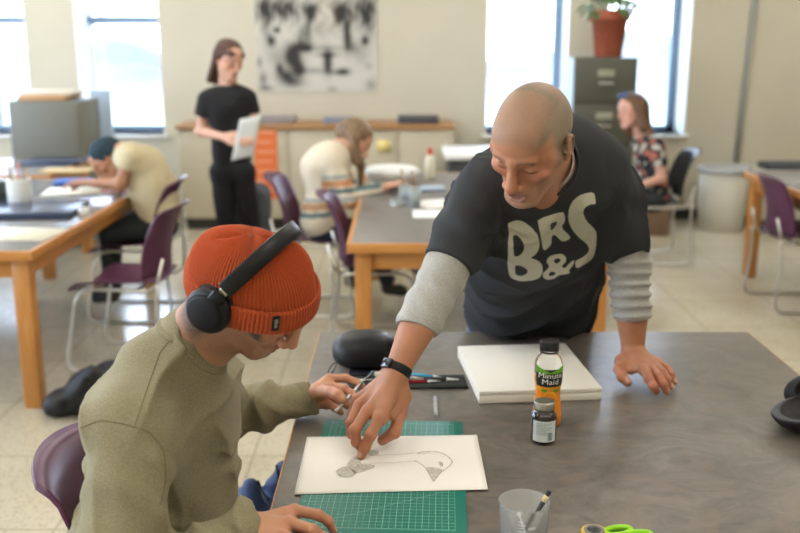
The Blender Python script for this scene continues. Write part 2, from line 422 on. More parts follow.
class Hand:
    """built from surveyed joints; fingers: list of ([points], [radii])"""
    def __init__(s, wrist, fore, fr, fingers, thumb, wr=(.027,.020), pn=(0,0,1), palmr=.0115, web=.006, back=0.0):
        wrist = np.array(wrist, float); fore = np.array(fore, float); pn = nrm(pn)
        palm = Shape(); mc = [np.array(f[0][0]) for f in fingers]
        side = nrm(mc[0]-mc[-1]); side = nrm(side-0*pn)
        ax = nrm(np.mean(mc, 0)-wrist); side = side-ax*np.dot(side, ax); side = nrm(side)
        pn = np.cross(ax, side); pn = nrm(pn)
        if np.dot(pn, [0,-.4,1]) < 0: pn = -pn
        s.pn = pn; s.ax = ax; s.side = side
        for f, m in zip(fingers, mc):
            k = np.dot(m-wrist, side)
            w0 = wrist+side*np.clip(k*.45, -.014, .014)
            palm.u(Cone(w0+ax*.01, m-pn*palmr*.35, palmr*1.35, f[1][0]*1.12), .020)
        t0 = np.array(thumb[0][0])
        palm.u(Cone(lerp(wrist, lerp(mc[0],mc[-1],.5), .35)-pn*.004, lerp(wrist, lerp(mc[0],mc[-1],.5), .85)-pn*.005, .017, .014), .02)
        palm.u(Cone(mc[0]-pn*.005, mc[-1]-pn*.005, .0105, .0095), .012)
        palm.u(Cone(wrist+side*.010, t0, .015, thumb[1][0]*1.05), .012)
        palm.u(Cone(lerp(wrist, t0, .6), lerp(wrist, mc[0], .8), thumb[1][0]*.85, .009), .014)
        palm.u(Cone(t0, lerp(np.array(thumb[0][1]), mc[0], .45)-pn*.004, .0125, .0105), .02)
        arm = Shape()
        arm.u(Cone(wrist, wrist+ax*.015, wr[1]*1.0, wr[1]*.95, sq=None), 0)
        arm.u(Cone(wrist+side*(wr[0]-wr[1]), fore+side*(fr*.12), wr[1], fr), .01)
        arm.u(Cone(wrist-side*(wr[0]-wr[1]), fore-side*(fr*.12), wr[1], fr), .01)
        palm.u(arm, .018)
        fs = Shape(); s.nails = []; s.red = []
        for pts, rad in list(fingers)+[thumb]:
            f = Shape(); pts = [np.array(p, float) for p in pts]
            for a, b, r1, r2 in zip(pts, pts[1:], rad, rad[1:]):
                f.u(Cone(a, b, r1, r2), .003)
            for j in range(1, len(pts)-1): f.u(Ell(pts[j], rad[j]*1.09), .003); s.red.append((pts[j], rad[j]*1.4))
            s.red.append((pts[0], .014)); s.red.append((pts[-1], .009))
            fs.u(f, .0015)
            d = nrm(pts[-1]-pts[-2])
            s.nails.append((pts[-1], d, rad[-1]))
        s.fs = fs
        s.shape = Shape(); s.shape.u(palm, 0); s.shape.u(fs, web)
        s.naild = None
        s.tip = pts
    def add_nails(s, dirs):
        s.naild = []
        for (p, d, r), nd in zip(s.nails, dirs):
            if nd is None: continue
            nd = nrm(nd); nd = nrm(nd-d*np.dot(nd, d)); c = p+nd*r*.80-d*r*.15; R = np.stack([np.cross(d, nd), d, nd], 1)
            s.shape.u(Ell(c, (r*.72, r*.95, r*.26), R), .0008); s.naild.append((c, R, r))
    def color(s, P, skin, red):
        c = np.tile(np.array(skin, float), (len(P),1)); red = np.array(red)
        for p, r in s.red:
            w = np.exp(-(((P-p)/r)**2).sum(1))*.5; c = c*(1-w[:,None])+red*w[:,None]
        c *= (1+.06*noise3(P, 90)+.03*grain(P, 30))[:,None]
        if s.naild:
            for q, R, r in s.naild:
                L = (P-q)@R; m = ((L[:,0]/(r*.70))**2+(L[:,1]/(r*.92))**2 < 1) & (L[:,2] > -r*.12) & (L[:,2] < r*.6)
                c[m] = np.array(skin)*.45+np.array([.66,.46,.38])*.55
        return c
def auto_hand(wrist, d, pn, side, L=.18, curl=.5, r=.0085):
    """relaxed generic hand. d = pointing, pn = back-of-hand normal, side = toward the thumb"""
    d = nrm(d); pn = nrm(pn-np.dot(pn, d)*d); side = nrm(np.array(side)-np.dot(side, d)*d); F = []
    w = np.array(wrist, float)
    for k, (o, l) in enumerate(((.030,.98),(.010,1.0),(-.010,.95),(-.028,.80))):
        m = w+d*L*.50*(1-.04*abs(k-1))+side*o*L/.18
        pts = [m]; a = 0
        for seg in (.24,.15,.12):
            a += curl*.8; pts.append(pts[-1]+(d*math.cos(a)-pn*math.sin(a)+side*o*.8)*L*seg*l)
        F.append((pts, [r*1.08, r, r*.9, r*.78]))
    t = [w+d*L*.18+side*.022*L/.18, w+d*L*.36+side*.042*L/.18-pn*.012, w+d*L*.50+side*.050*L/.18-pn*.02, w+d*L*.60+side*.050*L/.18-pn*.026]
    return F, (t, [r*1.5, r*1.2, r*1.1, r*.9])
def limb(S, pts, rad, k=.02):
    for a, b, r1, r2 in zip(pts, pts[1:], rad, rad[1:]): S.u(Cone(a, b, r1, r2), k)
def c01(*a): return tuple(a)
SKIN_S = (.47,.235,.135); RED_S = (.52,.17,.10)
SKIN_M = (.43,.195,.108); RED_M = (.46,.135,.08)
M_skin = mat('skin', attr=True, rough=.48, sss=.05, bump=.12, bscale=900, spec=.4)
M_black = mat('black_plastic', (.012,.012,.013), rough=.42, spec=.3)

# ================= seated student =================
SB = np.array([-.55, 1.72, 0.0])
student = thing('person', 'person in orange beanie and olive sweatshirt seated at the dark table holding a craft knife', 'person', SB)
HS = basis((.68,-.73,-.07), (.418,.464,-.778)); hs_c = U(261, 291.5, 1.70); hs_s = 1.0
def HSw(p): return hs_c+hs_s*(HS@np.array(p, float))
shR = np.array([-.475,1.575,.985]); shL = np.array([-.43,1.93,.965])
elR = np.array([-.475,1.40,.735]); wrR = T(246,528,.785)
elL = np.array([-.44,2.13,.785]); wrL = T(310,398,.80)
pel = np.array([-.56,1.76,.56]); nk = np.array([-.435,1.755,1.055])
# body: head + neck (fine), hidden torso and legs (coarse), hands (finest): one mesh
hd = Xf(head_shape(True, open_mouth=0.0), hs_c, HS, hs_s)
bs = Shape(); bs.u(hd, 0)
bs.u(Cone(HSw((0,-.030,-.050)), nk+np.array([.0,0,.0]), .055, .066), .025)
bs.u(Cone(HSw((0,.01,-.085)), nk+np.array([.03,0,-.01]), .040, .05), .025)
bs.u(Cone(HSw((.035,.0,-.06)), nk+np.array([.035,-.01,-.03]), .018, .014), .02)
bs.u(Cone(nk, lerp(nk, shR, .30)-(0,0,.06), .058, .04), .03); bs.u(Cone(nk, lerp(nk, shL, .30)-(0,0,.06), .058, .04), .03)
tl = math.radians(30)
bx = np.array([1,0,0]); by = np.array([0,math.cos(tl),math.sin(tl)]); bz = np.array([0,-math.sin(tl),math.cos(tl)])
BW = HS@np.stack([bx,by,bz],1); bc = HSw((0,-.025,.004))+HS@(bz*.010)
cap = Shape(); cap.u(Ell(bc, (.087,.107,.071), BW), 0); cap.u(Plane(bc-BW[:,2]*.012, BW[:,2]), .004); bs.i(cap, .004)
def hairline_s(L):
    nape = sstep(.0,-.03,L[:,1])*sstep(-.15,-.105,L[:,2])
    side = np.exp(-(((L[:,1]-.050)/.013)**2+((L[:,2]+.024)/.016)**2))*sstep(.040,.048,np.abs(L[:,0]))*sstep(.082,.076,np.abs(L[:,0]))
    top = sstep(.03,.05,L[:,2])
    return np.clip(nape*1.0+side*1.5+top, 0, 1)
def col_student(P):
    L = hd.loc(P)
    return face_color(L, SKIN_S, (.55,.22,.17), (.075,.045,.03), hairline_s, stub=.50, stubc=(.17,.10,.065), brow=(.06,.035,.02), red=RED_S)
part_head = nets(bs, .0020, lo=np.minimum(hd.lo, nk-.09), hi=np.maximum(hd.hi, nk+.09), color=col_student)
# left hand holding the knife
def P3(l): return [T(x,y,z) for x,y,z in l]
fingL = [
 (P3([(329,378.5,.832),(346,378,.835),(356,382,.828),(362.5,386.5,.820)]), [0.01155, 0.01012, 0.00902, 0.00814]),
 (P3([(331,386,.822),(345,389,.824),(351,393,.818),(355,397.5,.812)]), [0.01155, 0.01012, 0.00902, 0.00814]),
 (P3([(330,396,.806),(341,401,.802),(346,404,.797),(347.5,406.5,.790)]), [0.011, 0.00968, 0.0088, 0.00792]),
 (P3([(327,403,.793),(335,408,.790),(339,410.5,.785),(341,412.5,.780)]), [0.01012, 0.0088, 0.00792, 0.00726])]
thumbL = (P3([(319,391,.830),(331,392,.846),(338,395,.850),(343,400,.843)]), [.0165,.0135,.0128,.0098])
hL = Hand(wrL, lerp(wrL, elL, .35), .036, fingL, thumbL, wr=(.028,.022), web=.005)
hL.add_nails([None,None,None,None,None])
part_hL = nets(hL.shape, .0013, color=lambda P: hL.color(P, SKIN_S, RED_S))
# right hand resting on the mat
fingR = [
 (P3([(294,510,.800),(318,515,.806),(328,521,.790),(333,530,.768)]), [.0112,.0098,.0088,.0076]),
 (P3([(289,522,.802),(313,530,.808),(323,537,.792),(328,545,.768)]), [.0112,.0098,.0088,.0076]),
 (P3([(283,535,.798),(305,545,.802),(315,552,.786),(320,560,.766)]), [.0105,.0092,.0084,.0074]),
 (P3([(276,547,.790),(295,558,.794),(304,564,.780),(309,570,.764)]), [.0095,.0084,.0076,.0068])]
thumbR = (P3([(268,512,.780),(290,505,.772),(309,509,.768),(324,515,.765)]), [.0135,.0115,.0105,.0088])
thumbR = (P3([(262,524,.775),(284,525,.768),(304,528,.766),(318,531,.764)]), [.0135,.0110,.0100,.0085])
hR = Hand(wrR, lerp(wrR, elR, .35), .036, fingR, thumbR, wr=(.028,.022), web=.005)
hR.add_nails([(.6,-.2,.8),(.6,-.2,.8),None,None,None])
part_hR = nets(hR.shape, .0014, color=lambda P: hR.color(P, SKIN_S, RED_S))
tor = Shape()
tor.u(Cone(shR+(.02,.02,-.01), shL+(.02,-.02,-.01), .055), .03)
tor.u(Cone(lerp(shR,shL,.28)-(.03,0,.04), pel+(0,-.07,.0), .060, .085), .04); tor.u(Cone(lerp(shR,shL,.72)-(.03,0,.04), pel+(0,.07,.0), .060, .085), .04)
limb(tor, [shR, elR, lerp(wrR, elR, .3)], [.048,.040,.036]); limb(tor, [shL, elL, lerp(wrL, elL, .3)], [.048,.040,.036])
for s in (-1,1):
    hip = pel+np.array([.03, s*.09, -.02]); kn = np.array([-.14, 1.76+s*.13, .53]); an = np.array([-.20, 1.78+s*.12, .09])
    limb(tor, [hip, kn, an], [.075,.055,.038], .03); limb(tor, [an, an+(.13,0,-.045)], [.035,.028])
def flat(col): return lambda P: np.tile(np.array(col, float), (len(P),1))
part_tor = nets(tor, .008, color=flat(SKIN_S))
mkobj('body', [part_tor, part_head, part_hL, part_hR], M_skin, student)

# sweatshirt
M_sweat = mat('olive_fleece', (.19,.165,.092), rough=.95, col2=(.255,.228,.138), nscale=420, bump=.5, bscale=700, sheen=.08, detail=6, ramp=(.38,.62), bdist=.001)
sw = Shape()
lat = nrm(shL-shR)
sw.u(Cone(shR+(.0,.01,-.02), shL+(.0,-.01,-.02), .082, .082), 0)
sw.u(Cone(lerp(shR,shL,.18)+(-.012,0,-.05), pel+(-.0,-.09,.05), .096, .107), .05)
sw.u(Cone(lerp(shR,shL,.82)+(-.012,0,-.05), pel+(-.0,.09,.05), .096, .107), .05)
sw.u(Ell(lerp(shR, pel, .45)+(.11,.14,.0), (.072,.15,.20)), .06)
sw.u(Ell(lerp(shR, shL, .5)+(-.055,0,-.05), (.090,.16,.12)), .05)
sw.u(Cone(nk+(-.01,0,-.03), lerp(shR, shL, .5)+(0,0,-.02), .082, .12), .05); sw.u(Cone(nk+(-.005,0,-.03), nk+(.035,0,.035), .100, .078), .03); sw.u(Ell(nk+(-.045,0,-.005), (.062,.085,.055)), .03)
sw.u(Cone(lerp(nk,shR,.2)+(-.02,0,-.02), shR+(-.01,.0,.0), .07, .078), .04); sw.u(Cone(lerp(nk,shL,.2)+(-.02,0,-.02), shL+(-.01,0,0), .07, .078), .04)
sw.u(Ell(pel+(-.0,0,.0), (.155,.19,.10)), .04)
# sleeves
slR = Shape(); slR.u(Cone(shR+(-.005,-.012,-.02), elR, .074, .068, ring=(.007,3.2,1.8,.6)), 0); slR.u(Cone(elR, lerp(elR,wrR,.80), .074, .050, ring=(.009,5,1.5,2.0)), .03)
slR.u(Cone(lerp(elR,wrR,.80), lerp(elR,wrR,.97), .043, .040), .012)
slL = Shape(); slL.u(Cone(shL, elL, .078, .070, ring=(.005,2.3,2.0,.2)), 0); slL.u(Cone(elL, lerp(elL,wrL,.78), .066, .046, ring=(.0055,3.4,2.4,1.0)), .03)
slL.u(Cone(lerp(elL,wrL,.75), lerp(elL,wrL,1.0), .039, .0375), .012)
sw.u(slR, .009); sw.u(slL, .016)
# drape folds over the chest and back
def foldline(S, a, b, r, k=.02, sub=False):
    (S.s if sub else S.u)(Cone(a, b, r, r*.6), k)
def sw_fold(P):
    q = P-np.array([-.40,1.5,.9], F32)
    x = q[:,0]*1.0+q[:,2]*.15; m = sstep(1.03,.88,P[:,2])*sstep(-.62,-.48,P[:,0])
    f1 = np.sin(x*62+2.2*np.sin(q[:,1]*9+q[:,2]*6))*.0055*m
    f1 += ridged(x*26+1.5*np.sin(q[:,1]*7)+noise3(P,9,3)*1.2)*.012*m
    r_ = P-(shR+np.array([.02,.03,-.09])).astype(F32); an = np.arctan2(r_[:,2], r_[:,0]); rr = np.sqrt(r_[:,0]**2+r_[:,2]**2)
    f1 += ridged(an*3.5+rr*9+noise3(P,11,5)*.8)*.018*np.exp(-((rr-.19)/.07)**2)*sstep(.05,.12,rr)
    f2 = noise3(P, 13, 2)*.006+noise3(P, 31, 5)*.0022
    f1 += ridged((q[:,2]*.8+q[:,0]*.5)*34+noise3(P,8,6)*1.4)*.0065*sstep(.88,.78,P[:,2])
    return (f2*1.1-f1*.9+.005).astype(F32)
sw.d(sw_fold)
sw.s(Cone(lerp(elR,wrR,.9), lerp(elR,wrR,1.15), .034), .003)
sw.s(Cone(lerp(elL,wrL,.92), lerp(elL,wrL,1.15), .0335), .003)
# neckline: carve the opening around the neck
nkd = nrm(HSw((0,-.03,-.05))-nk); nopen = nk+np.array([.040,0,.022])
Rn = wbasis(nrm(np.array([.80,-.10,-.22])), np.array([.25,-.05,.95]))
sw.s(Cone(nopen-nkd*.07, nopen+nkd*.20, .064, .075), .006)
sw.s(Ell(nopen+np.array([.035,-.01,.03]), (.075,.080,.055)), .006)
V, Q, _ = nets(sw, .0042)
sweat = mkobj('sweatshirt', [(V, Q)], M_sweat, student)
bv_sw = BVHTree.FromPolygons([tuple(v) for v in V], [tuple(q) for q in Q.tolist()])
def drape(pts_px, bvh, off=.001, n=40):
    """follow the cloth surface along a surveyed line"""
    out = []; pts = np.array(pts_px, float); seg = np.r_[0, np.cumsum(np.linalg.norm(np.diff(pts, axis=0), axis=1))]
    for t in np.linspace(0, seg[-1], n):
        x = np.interp(t, seg, pts[:,0]); y = np.interp(t, seg, pts[:,1]); d = ray(x, y)
        h, nn, i, dist = bvh.ray_cast(Vector(CAM.tolist()), Vector(nrm(d).tolist()))
        if h is not None: out.append(np.array(h)+np.array(nn)*off)
    return np.array(out)
def smooth_path(P, k=3):
    P = P.copy()
    for _ in range(k): P[1:-1] = (P[:-2]+2*P[1:-1]+P[2:])/4
    return P
M_rib = mat('olive_rib', (.19,.165,.092), rough=.95, col2=(.25,.222,.135), nscale=300, bump=.5, bscale=500)
# ribbed collar follows the opening
def cuff_band(c, ax, r, w, t, wob=.0):
    ax = nrm(ax); e1 = nrm(np.cross(ax, [0,0,1.0])); e2 = np.cross(ax, e1); prof = [(r,-w/2),(r+t*.7,-w/2),(r+t,-w*.3),(r+t,w*.3),(r+t*.6,w/2),(r-.001,w/2),(r-.002,0)]
    def f(u, v):
        a = 2*math.pi*u; j = v*(len(prof)-1); i = min(int(j), len(prof)-2); q = lerp(prof[i], prof[i+1], j-i)
        rr = q[0]+.0006*math.sin(a*60)
        return np.array(c)+e1*math.cos(a)*rr+e2*math.sin(a)*rr+ax*q[1]
    return grid(f, 240, 13, closeu=True)
mkobj('cuff', [cuff_band(lerp(elL,wrL,.90), wrL-elL, .0355, .05, .006)], M_rib, sweat)
mkobj('cuff', [cuff_band(lerp(elR,wrR,.90), wrR-elR, .0365, .05, .006)], M_rib, sweat)
for ln in ([(172,338),(160,352),(150,380),(140,410),(134,428)], [(80,428),(100,420),(125,424),(150,432),(164,450),(166,480),(160,505)]):
    p = drape(ln, bv_sw, .0002, 60)
    if len(p) > 5: mkobj('seam', [tube(smooth_path(p,4), .0011, 6)], mat('olive_seam', (.16,.14,.08), rough=.95), sweat)
# jeans (mostly under the table)
jn = Shape()
for s in (-1,1):
    hip = pel+np.array([.03, s*.09, -.02]); kn = np.array([-.14, 1.76+s*.13, .53]); an = np.array([-.20, 1.78+s*.12, .10])
    limb(jn, [hip, kn], [.092,.070], .03); limb(jn, [kn, an], [.068,.055], .03)
jn.u(Ell(pel+(0,0,-.01), (.13,.17,.09)), .04); jn.d(lambda P: (noise3(P, 25)*.004).astype(F32))
M_denim = mat('blue_denim', (.035,.055,.12), rough=.9, col2=(.055,.08,.16), nscale=150, bump=.4, bscale=600)
mkobj('jeans', [nets(jn, .007)[:2]], M_denim, student)
for s in (-1,1):
    an = np.array([-.20, 1.78+s*.12, .0]); sh = Shape(); sh.u(Cone(an+(0,0,.05), an+(.13,0,.042), .05,.042), 0); sh.u(Cone(an+(0,0,.05), an+(0,0,.10), .05,.045), .02); sh.i(Plane(an+(0,0,.002),(0,0,-1)), .004)
    mkobj('shoe', [nets(sh, .006)[:2]], mat('white_shoe', (.6,.6,.58), rough=.6), student)
# crew collar ring draped around the opening
def ring_on(bvh, c, R, rx, ry, n=120, dn=.10):
    pts = []
    for k in range(n):
        a = 2*math.pi*k/n; p = c+R@np.array([rx*math.cos(a), ry*math.sin(a), 0])
        h, nn, i, d = bvh.find_nearest(Vector(p.tolist()))
        pts.append((np.array(h), np.array(nn)))
    return pts
Rn = wbasis((.93,-.10,-.35), (.35,-.08,.93))
pts = ring_on(bv_sw, nopen+np.array([.004,-.002,.030]), Rn, .073, .078)
pc = np.array([p for p,_ in pts]); 
for _ in range(6): pc = (np.roll(pc,1,0)+2*pc+np.roll(pc,-1,0))/4
def collar(u, v):
    i = int(round(u*len(pc)))%len(pc); c0 = nopen+np.array([.01,0,.02]); out = nrm(pc[i]-c0); ax = nkd
    a = v*2*math.pi; return pc[i]+out*(.0045*math.cos(a))+(-ax*.75+out*.65)*(.0135*math.sin(a)-.006)+ax*.001
mkobj('collar', [grid(collar, 120, 13, closeu=True)], M_rib, sweat)

# ---- beanie ----
M_knit = mat('rust_wool_knit', (.34,.045,.006), rough=.95, col2=(.48,.078,.012), nscale=500, bump=.6, bscale=900, sheen=.12, detail=3, ramp=(.3,.7), bdist=.0012)
def Bw(p): return bc+BW@np.array(p, float)
NR = 100
def beanie(u, v):
    a = 2*math.pi*u; ph = (v**.85)*math.radians(101)
    rx, ry, H = .098, .118, .087
    rho = abs(math.sin(ph))**.90; z = H*math.cos(ph)
    if ph > math.pi/2: rho = 1.0; z = H*math.cos(ph)
    rho *= 1-.0*z
    crown = min(1, rho*2.4)
    rib = .0044*abs(math.cos(NR*a/2))**.7*crown
    knit = .00045*math.sin(2*math.pi*v*62+ (1.6 if int(NR*u) % 2 else 0))
    crs = 0
    for k in range(4):
        d = (a-.5-k*math.pi/2+math.pi) % (2*math.pi)-math.pi; crs -= .012*math.exp(-(d*rho/.065)**2)*math.exp(-((rho-.28)/.26)**2)
    lump = .0035*math.sin(3*a+1)*math.sin(ph*2.2)+.002*math.sin(5*a+z*40)
    s_ = 1+(rib+knit+lump)/.11
    x = rx*rho*math.cos(a)*s_; y = ry*rho*math.sin(a)*s_-.012*max(0, z/H); z = z*s_
    return Bw((x, y, z+crs+.012*max(0,z/H)*math.cos(a-.8)))
bn = mkobj('beanie', [grid(beanie, NR*6, 200, closeu=True)], M_knit, student)
def cuff(u, v):
    a = 2*math.pi*u; prof = [(.0,.006),(.004,.0095),(.0085,.006),(.010,-.004),(.0105,-.018),(.0105,-.027),(.009,-.036),(.005,-.041),(.0,-.040),(-.004,-.036),(-.005,-.02),(-.005,0)]
    j = v*(len(prof)-1); i = min(int(j), len(prof)-2); q = lerp(prof[i], prof[i+1], j-i)
    rr = q[0]+.0036*abs(math.cos(NR*a/2))**.7*(1 if q[0] > .001 else 0)+.0004*math.sin(q[1]*2200+(1.6 if int(NR*u)%2 else 0))
    zz = q[1]+.0025*math.sin(2*a+.6)+.0015*math.sin(5*a)
    dr = .0015*math.sin(3*a+.4)
    return Bw(((.0978+rr+dr)*math.cos(a), (.1176+rr+dr)*math.sin(a), zz-.004))
cf = mkobj('cuff', [grid(cuff, NR*6, 60, closeu=True)], M_knit, bn)
# woven tag on the cuff: right-front side, letters running down it
ta = math.radians(47)
def tagp(x, y, o):     # x around, y along height
    a = ta-x/.118; return Bw(((.1100+o)*math.cos(a), (.1298+o)*math.sin(a), y-.010))
tg = slab(lambda u, v: tagp((u-.5)*-.0135, .015-.034*v, .0016), 5, 9, .0012)
tgo = mkobj('woven_tag', [tg], mat('tag_black', (.008,.008,.008), rough=.8), cf)
V, F = text_mesh('KENAI', .0082)
V2 = np.array([tagp(v[1]*-1, -v[0]*.85-.002, .0034) for v in V])
mkobj('tag_lettering', [(V2, F)], mat('tag_thread', (.6,.58,.45), rough=.8), tgo, smooth=False) if False else mkobj('tag_lettering', [(V2, F)], mat('tag_thread', (.6,.58,.45), rough=.8), cf, smooth=False)

# ---- headphones: a thing worn over the beanie ----
hp = thing('headphones', 'black over-ear headphones worn over the orange beanie', 'headphones', hs_c)
M_hp = mat('matt_black_shell', (.009,.0095,.010), rough=.36, spec=.25)
M_pad = mat('black_leatherette', (.009,.009,.009), rough=.5, spec=.25, bump=.2, bscale=300)
cu_l = (.108, -.037, -.012)
for s in (1,-1):
    cl = np.array([s*cu_l[0], cu_l[1], cu_l[2]]); c = HSw(cl)
    Rc = HS@wbasis((0,.25,1), (s*1.0,-.12,-.02))   # columns: right, fwd(along height), up(outward)
    W = lambda pr: lathe([(r*1.1, z) for r, z in pr], c, 56, Rc@np.diag([.92,1.06,1]))
    pad = W([(.022,-.022),(.036,-.024),(.042,-.020),(.0435,-.012),(.041,-.004),(.036,-.002),(.02,-.002)])
    mkobj('ear_cushion', [pad], M_pad, hp)
    shell = mkobj('ear_cup', [W([(0,-.004),(.040,-.004),(.0425,.002),(.0425,.008),(.040,.014),(.034,.017),(0,.017)])], M_hp, hp)
    mkobj('cup_cover', [W([(0,.016),(.0325,.016),(.0335,.0185),(.0325,.0225),(.029,.0245),(.0,.0250)])], mat('cup_satin', (.006,.006,.007), rough=.55, spec=.25), shell)
    # arm from cup to the slider
def band_path(a0, a1, n, out=0.0):
    pts, ws = [], []
    for k in range(n):
        a = lerp(a0, a1, k/(n-1)); a = float(a)
        rx, rz = .121+out, .131+out
        x = rx*math.copysign(abs(math.sin(a))**.86, a); z = rz*math.copysign(abs(math.cos(a))**.86, math.cos(a))-.008; fwd = -.042+.0*(max(0, math.cos(a)))**.8
        pts.append(HSw((x, fwd, z))); ws.append(HS@np.array([0,1,-.12]))
    return np.array(pts), np.array(ws)
p, w = band_path(-math.radians(66), math.radians(66), 60)
mkobj('headband', [strap(p, w, .031, .011)], M_hp, hp)
for s in (-1,1):
    p, w = band_path(s*math.radians(62), s*math.radians(72), 6, -.001); mkobj('slider', [strap(p, w, .017, .005)], mat('steel_slider', (.62,.6,.52), rough=.3, metal=1), hp)
    p, w = band_path(s*math.radians(70), s*math.radians(97), 12, .002); 
    ww = np.linspace(.028,.022,12); mkobj('yoke', [strap(p, w, ww, .010)], M_hp, hp)
# ================= standing man, leaning over the table =================
MB_ = np.array([.42, 3.06, 0.0])
man = thing('person', 'man with shaved head in black lettered t-shirt leaning over the table, pointing at the drawing', 'person', MB_)
HM = basis((-.47,-.71,.52), (.86,-.24,.44)); hm_s = 1.075; hm_c = U(531, 142, 2.16)
def HMw(p): return hm_c+hm_s*(HM@np.array(p, float))
mL = U(601, 158, 2.46); eL = U(631, 262, 2.53); wL = T(633, 353, .805)
mR = U(481, 192, 2.33); eR = U(446, 268, 2.19); wR = U(396, 372, 2.05)
mP = np.array([.425, 3.01, .90]); mN = U(546, 150, 2.36)-np.array([0,0,.03])
mC = (mL+mR)/2
hdm = Xf(head_shape(True, 1.14, .011), hm_c, HM, hm_s, 1.09)
ms = Shape(); ms.u(hdm, 0)
ms.u(Cone(HMw((0,-.030,-.055)), mN, .060, .068), .03); ms.u(Cone(HMw((0,.005,-.085)), mN+np.array([-.02,-.05,-.06]), .045, .05), .03)
ms.u(Cone(mN, lerp(mC,mL,.35)-(0,0,.03), .062, .04), .03); ms.u(Cone(mN, lerp(mC,mR,.35)-(0,0,.03), .062, .04), .03)
for a,b,r in (((-.03,.079,.05),(.03,.079,.05),.0012),((-.028,.082,.038),(.030,.082,.038),.0011)): ms.s(Cone(HMw(a),HMw(b),r), .004)
def hairline_m(L):
    x, y, z = np.abs(L[:,0]), L[:,1], L[:,2]
    top = sstep(.055,.075, z-.25*np.clip(.06-y,-.1,.05)+.25*np.clip(x-.03,0,.05)*0-.010*np.cos(L[:,0]*55))
    side = sstep(.052,.060,x)*sstep(.040,.022, y+.35*np.clip(-.01-z,0,1))*sstep(-.035,-.01,z)*sstep(.079,.074,x)
    back = sstep(.0,-.03,y)*sstep(-.075,-.045,z)
    return np.clip(np.maximum(np.maximum(top*(.62+.20*sstep(.03,.06,x)), side*.9), back*.95), 0, 1)*(.93+.20*noise3(L,38,2)+.12*noise3(L,80,4))
def col_man(P):
    L = hdm.loc(P)
    c = face_color(L, SKIN_M, (.35,.095,.065), (.185,.150,.104), hairline_m, stub=.34, stubc=(.27,.215,.17), brow=(.15,.08,.045), red=(.45,.11,.06), browst=.75)
    c = spots(L, [0,0,0], []) + c
    wd = np.exp(-((L[:,0]/.017)**2+((L[:,2]+.0745)/.0045)**2))*sstep(.100,.093,L[:,1])*sstep(.07,.08,L[:,1]); c = c*(1-wd[:,None]*.85)
    grey = sstep(.052,.062,np.abs(L[:,0]))*sstep(.05,.02,L[:,1])*sstep(-.03,.0,L[:,2])*.35
    return c*(1-grey[:,None])+np.array((.30,.235,.17))*grey[:,None]
mhead = nets(ms, .0021, lo=np.minimum(hdm.lo, mN-.08), hi=np.maximum(hdm.hi, mN+.08), color=col_man)
fR = [
 ([T(380,417,.846), T(370.5,435,.812), T(365.5,446,.786), T(361.5,455,.7635)], [0.0141,0.0127,0.0115,0.0099]),
 ([T(367,411,.850), T(355,430,.818), T(356.5,442,.790), T(361,448,.768)], [0.0138,0.0127,0.0113,0.0099]),
 ([T(359,405,.846), T(351,423,.815), T(351.5,434,.788), T(357,440,.768)], [0.0130,0.0119,0.0107,0.0095]),
 ([T(357,399,.838), T(352,413,.808), T(354,423,.786), T(359,429,.768)], [0.0119,0.0107,0.0097,0.0088])]
tR = ([T(403,396,.865), T(400,413,.828), T(394.5,432,.800), T(382.5,440,.775)], [0.0169,0.0153,0.0141,0.0119])
hMR = Hand(wR, lerp(wR,eR,.5), .044, fR, tR, wr=(.031,.023), web=.006)
nd = np.array([0,-.75,.55])
hMR.add_nails([nd+[-.35,0,0],None,None,None,None])
p1 = nets(hMR.shape, .0014, color=lambda P: hMR.color(P, SKIN_M, RED_M))
fL = [
 ([T(645.5,370,.800), T(649,379,.795), T(653,385.5,.782), T(656,391,.764)], [0.0136,0.0122,0.0111,0.0097]),
 ([T(650,366.5,.802), T(658.5,376,.798), T(663,384,.784), T(666,391,.764)], [0.0136,0.0122,0.0111,0.0097]),
 ([T(654,363.5,.799), T(662.5,372.5,.795), T(667.5,380,.782), T(670.5,387,.764)], [0.0130,0.0116,0.0104,0.0093]),
 ([T(656.5,361,.794), T(667,368.5,.788), T(671.5,375.5,.778), T(674.5,382,.763)], [0.0119,0.0106,0.0096,0.0085])]
tL = ([T(622,361,.795), T(619.5,369,.785), T(622.5,377,.776), T(627.5,382.5,.765)], [0.0169,0.0153,0.0141,0.0119])
hML = Hand(wL, lerp(wL,eL,.5), .042, fL, tL, wr=(.031,.023), web=.006)
hML.add_nails([(.1,-.3,1)]*4+[(.0,-.3,1)])
p2 = nets(hML.shape, .0014, color=lambda P: hML.color(P, SKIN_M, RED_M))
mt = Shape()
mt.u(Cone(mL-(.03,0,.03), mR+(.03,0,-.03), .045), .03)
mt.u(Cone(lerp(mR,mL,.28)-(0,0,.05), mP+(-.05,0,.0), .055, .075), .05); mt.u(Cone(lerp(mR,mL,.72)-(0,0,.05), mP+(.05,0,.0), .055, .075), .05)
limb(mt, [mL, eL, lerp(eL,wL,.5)], [.052,.044,.038]); limb(mt, [mR, eR, lerp(eR,wR,.45)], [.052,.044,.038])
mlegs = []
for s in (-1,1):
    hip = mP+np.array([s*.09,.03,-.02]); kn = np.array([.42+s*.12,3.12,.50]); an = np.array([.42+s*.15,3.22,.09]); mlegs.append((hip,kn,an))
    limb(mt, [hip+(0,-.0,-.02),kn,an], [.07,.055,.04], .03); limb(mt, [an, an+(s*.02,-.14,-.04)], [.035,.028])
p0 = nets(mt, .009, color=flat(SKIN_M))
mkobj('body', [p0, mhead, p1, p2], M_skin, man)

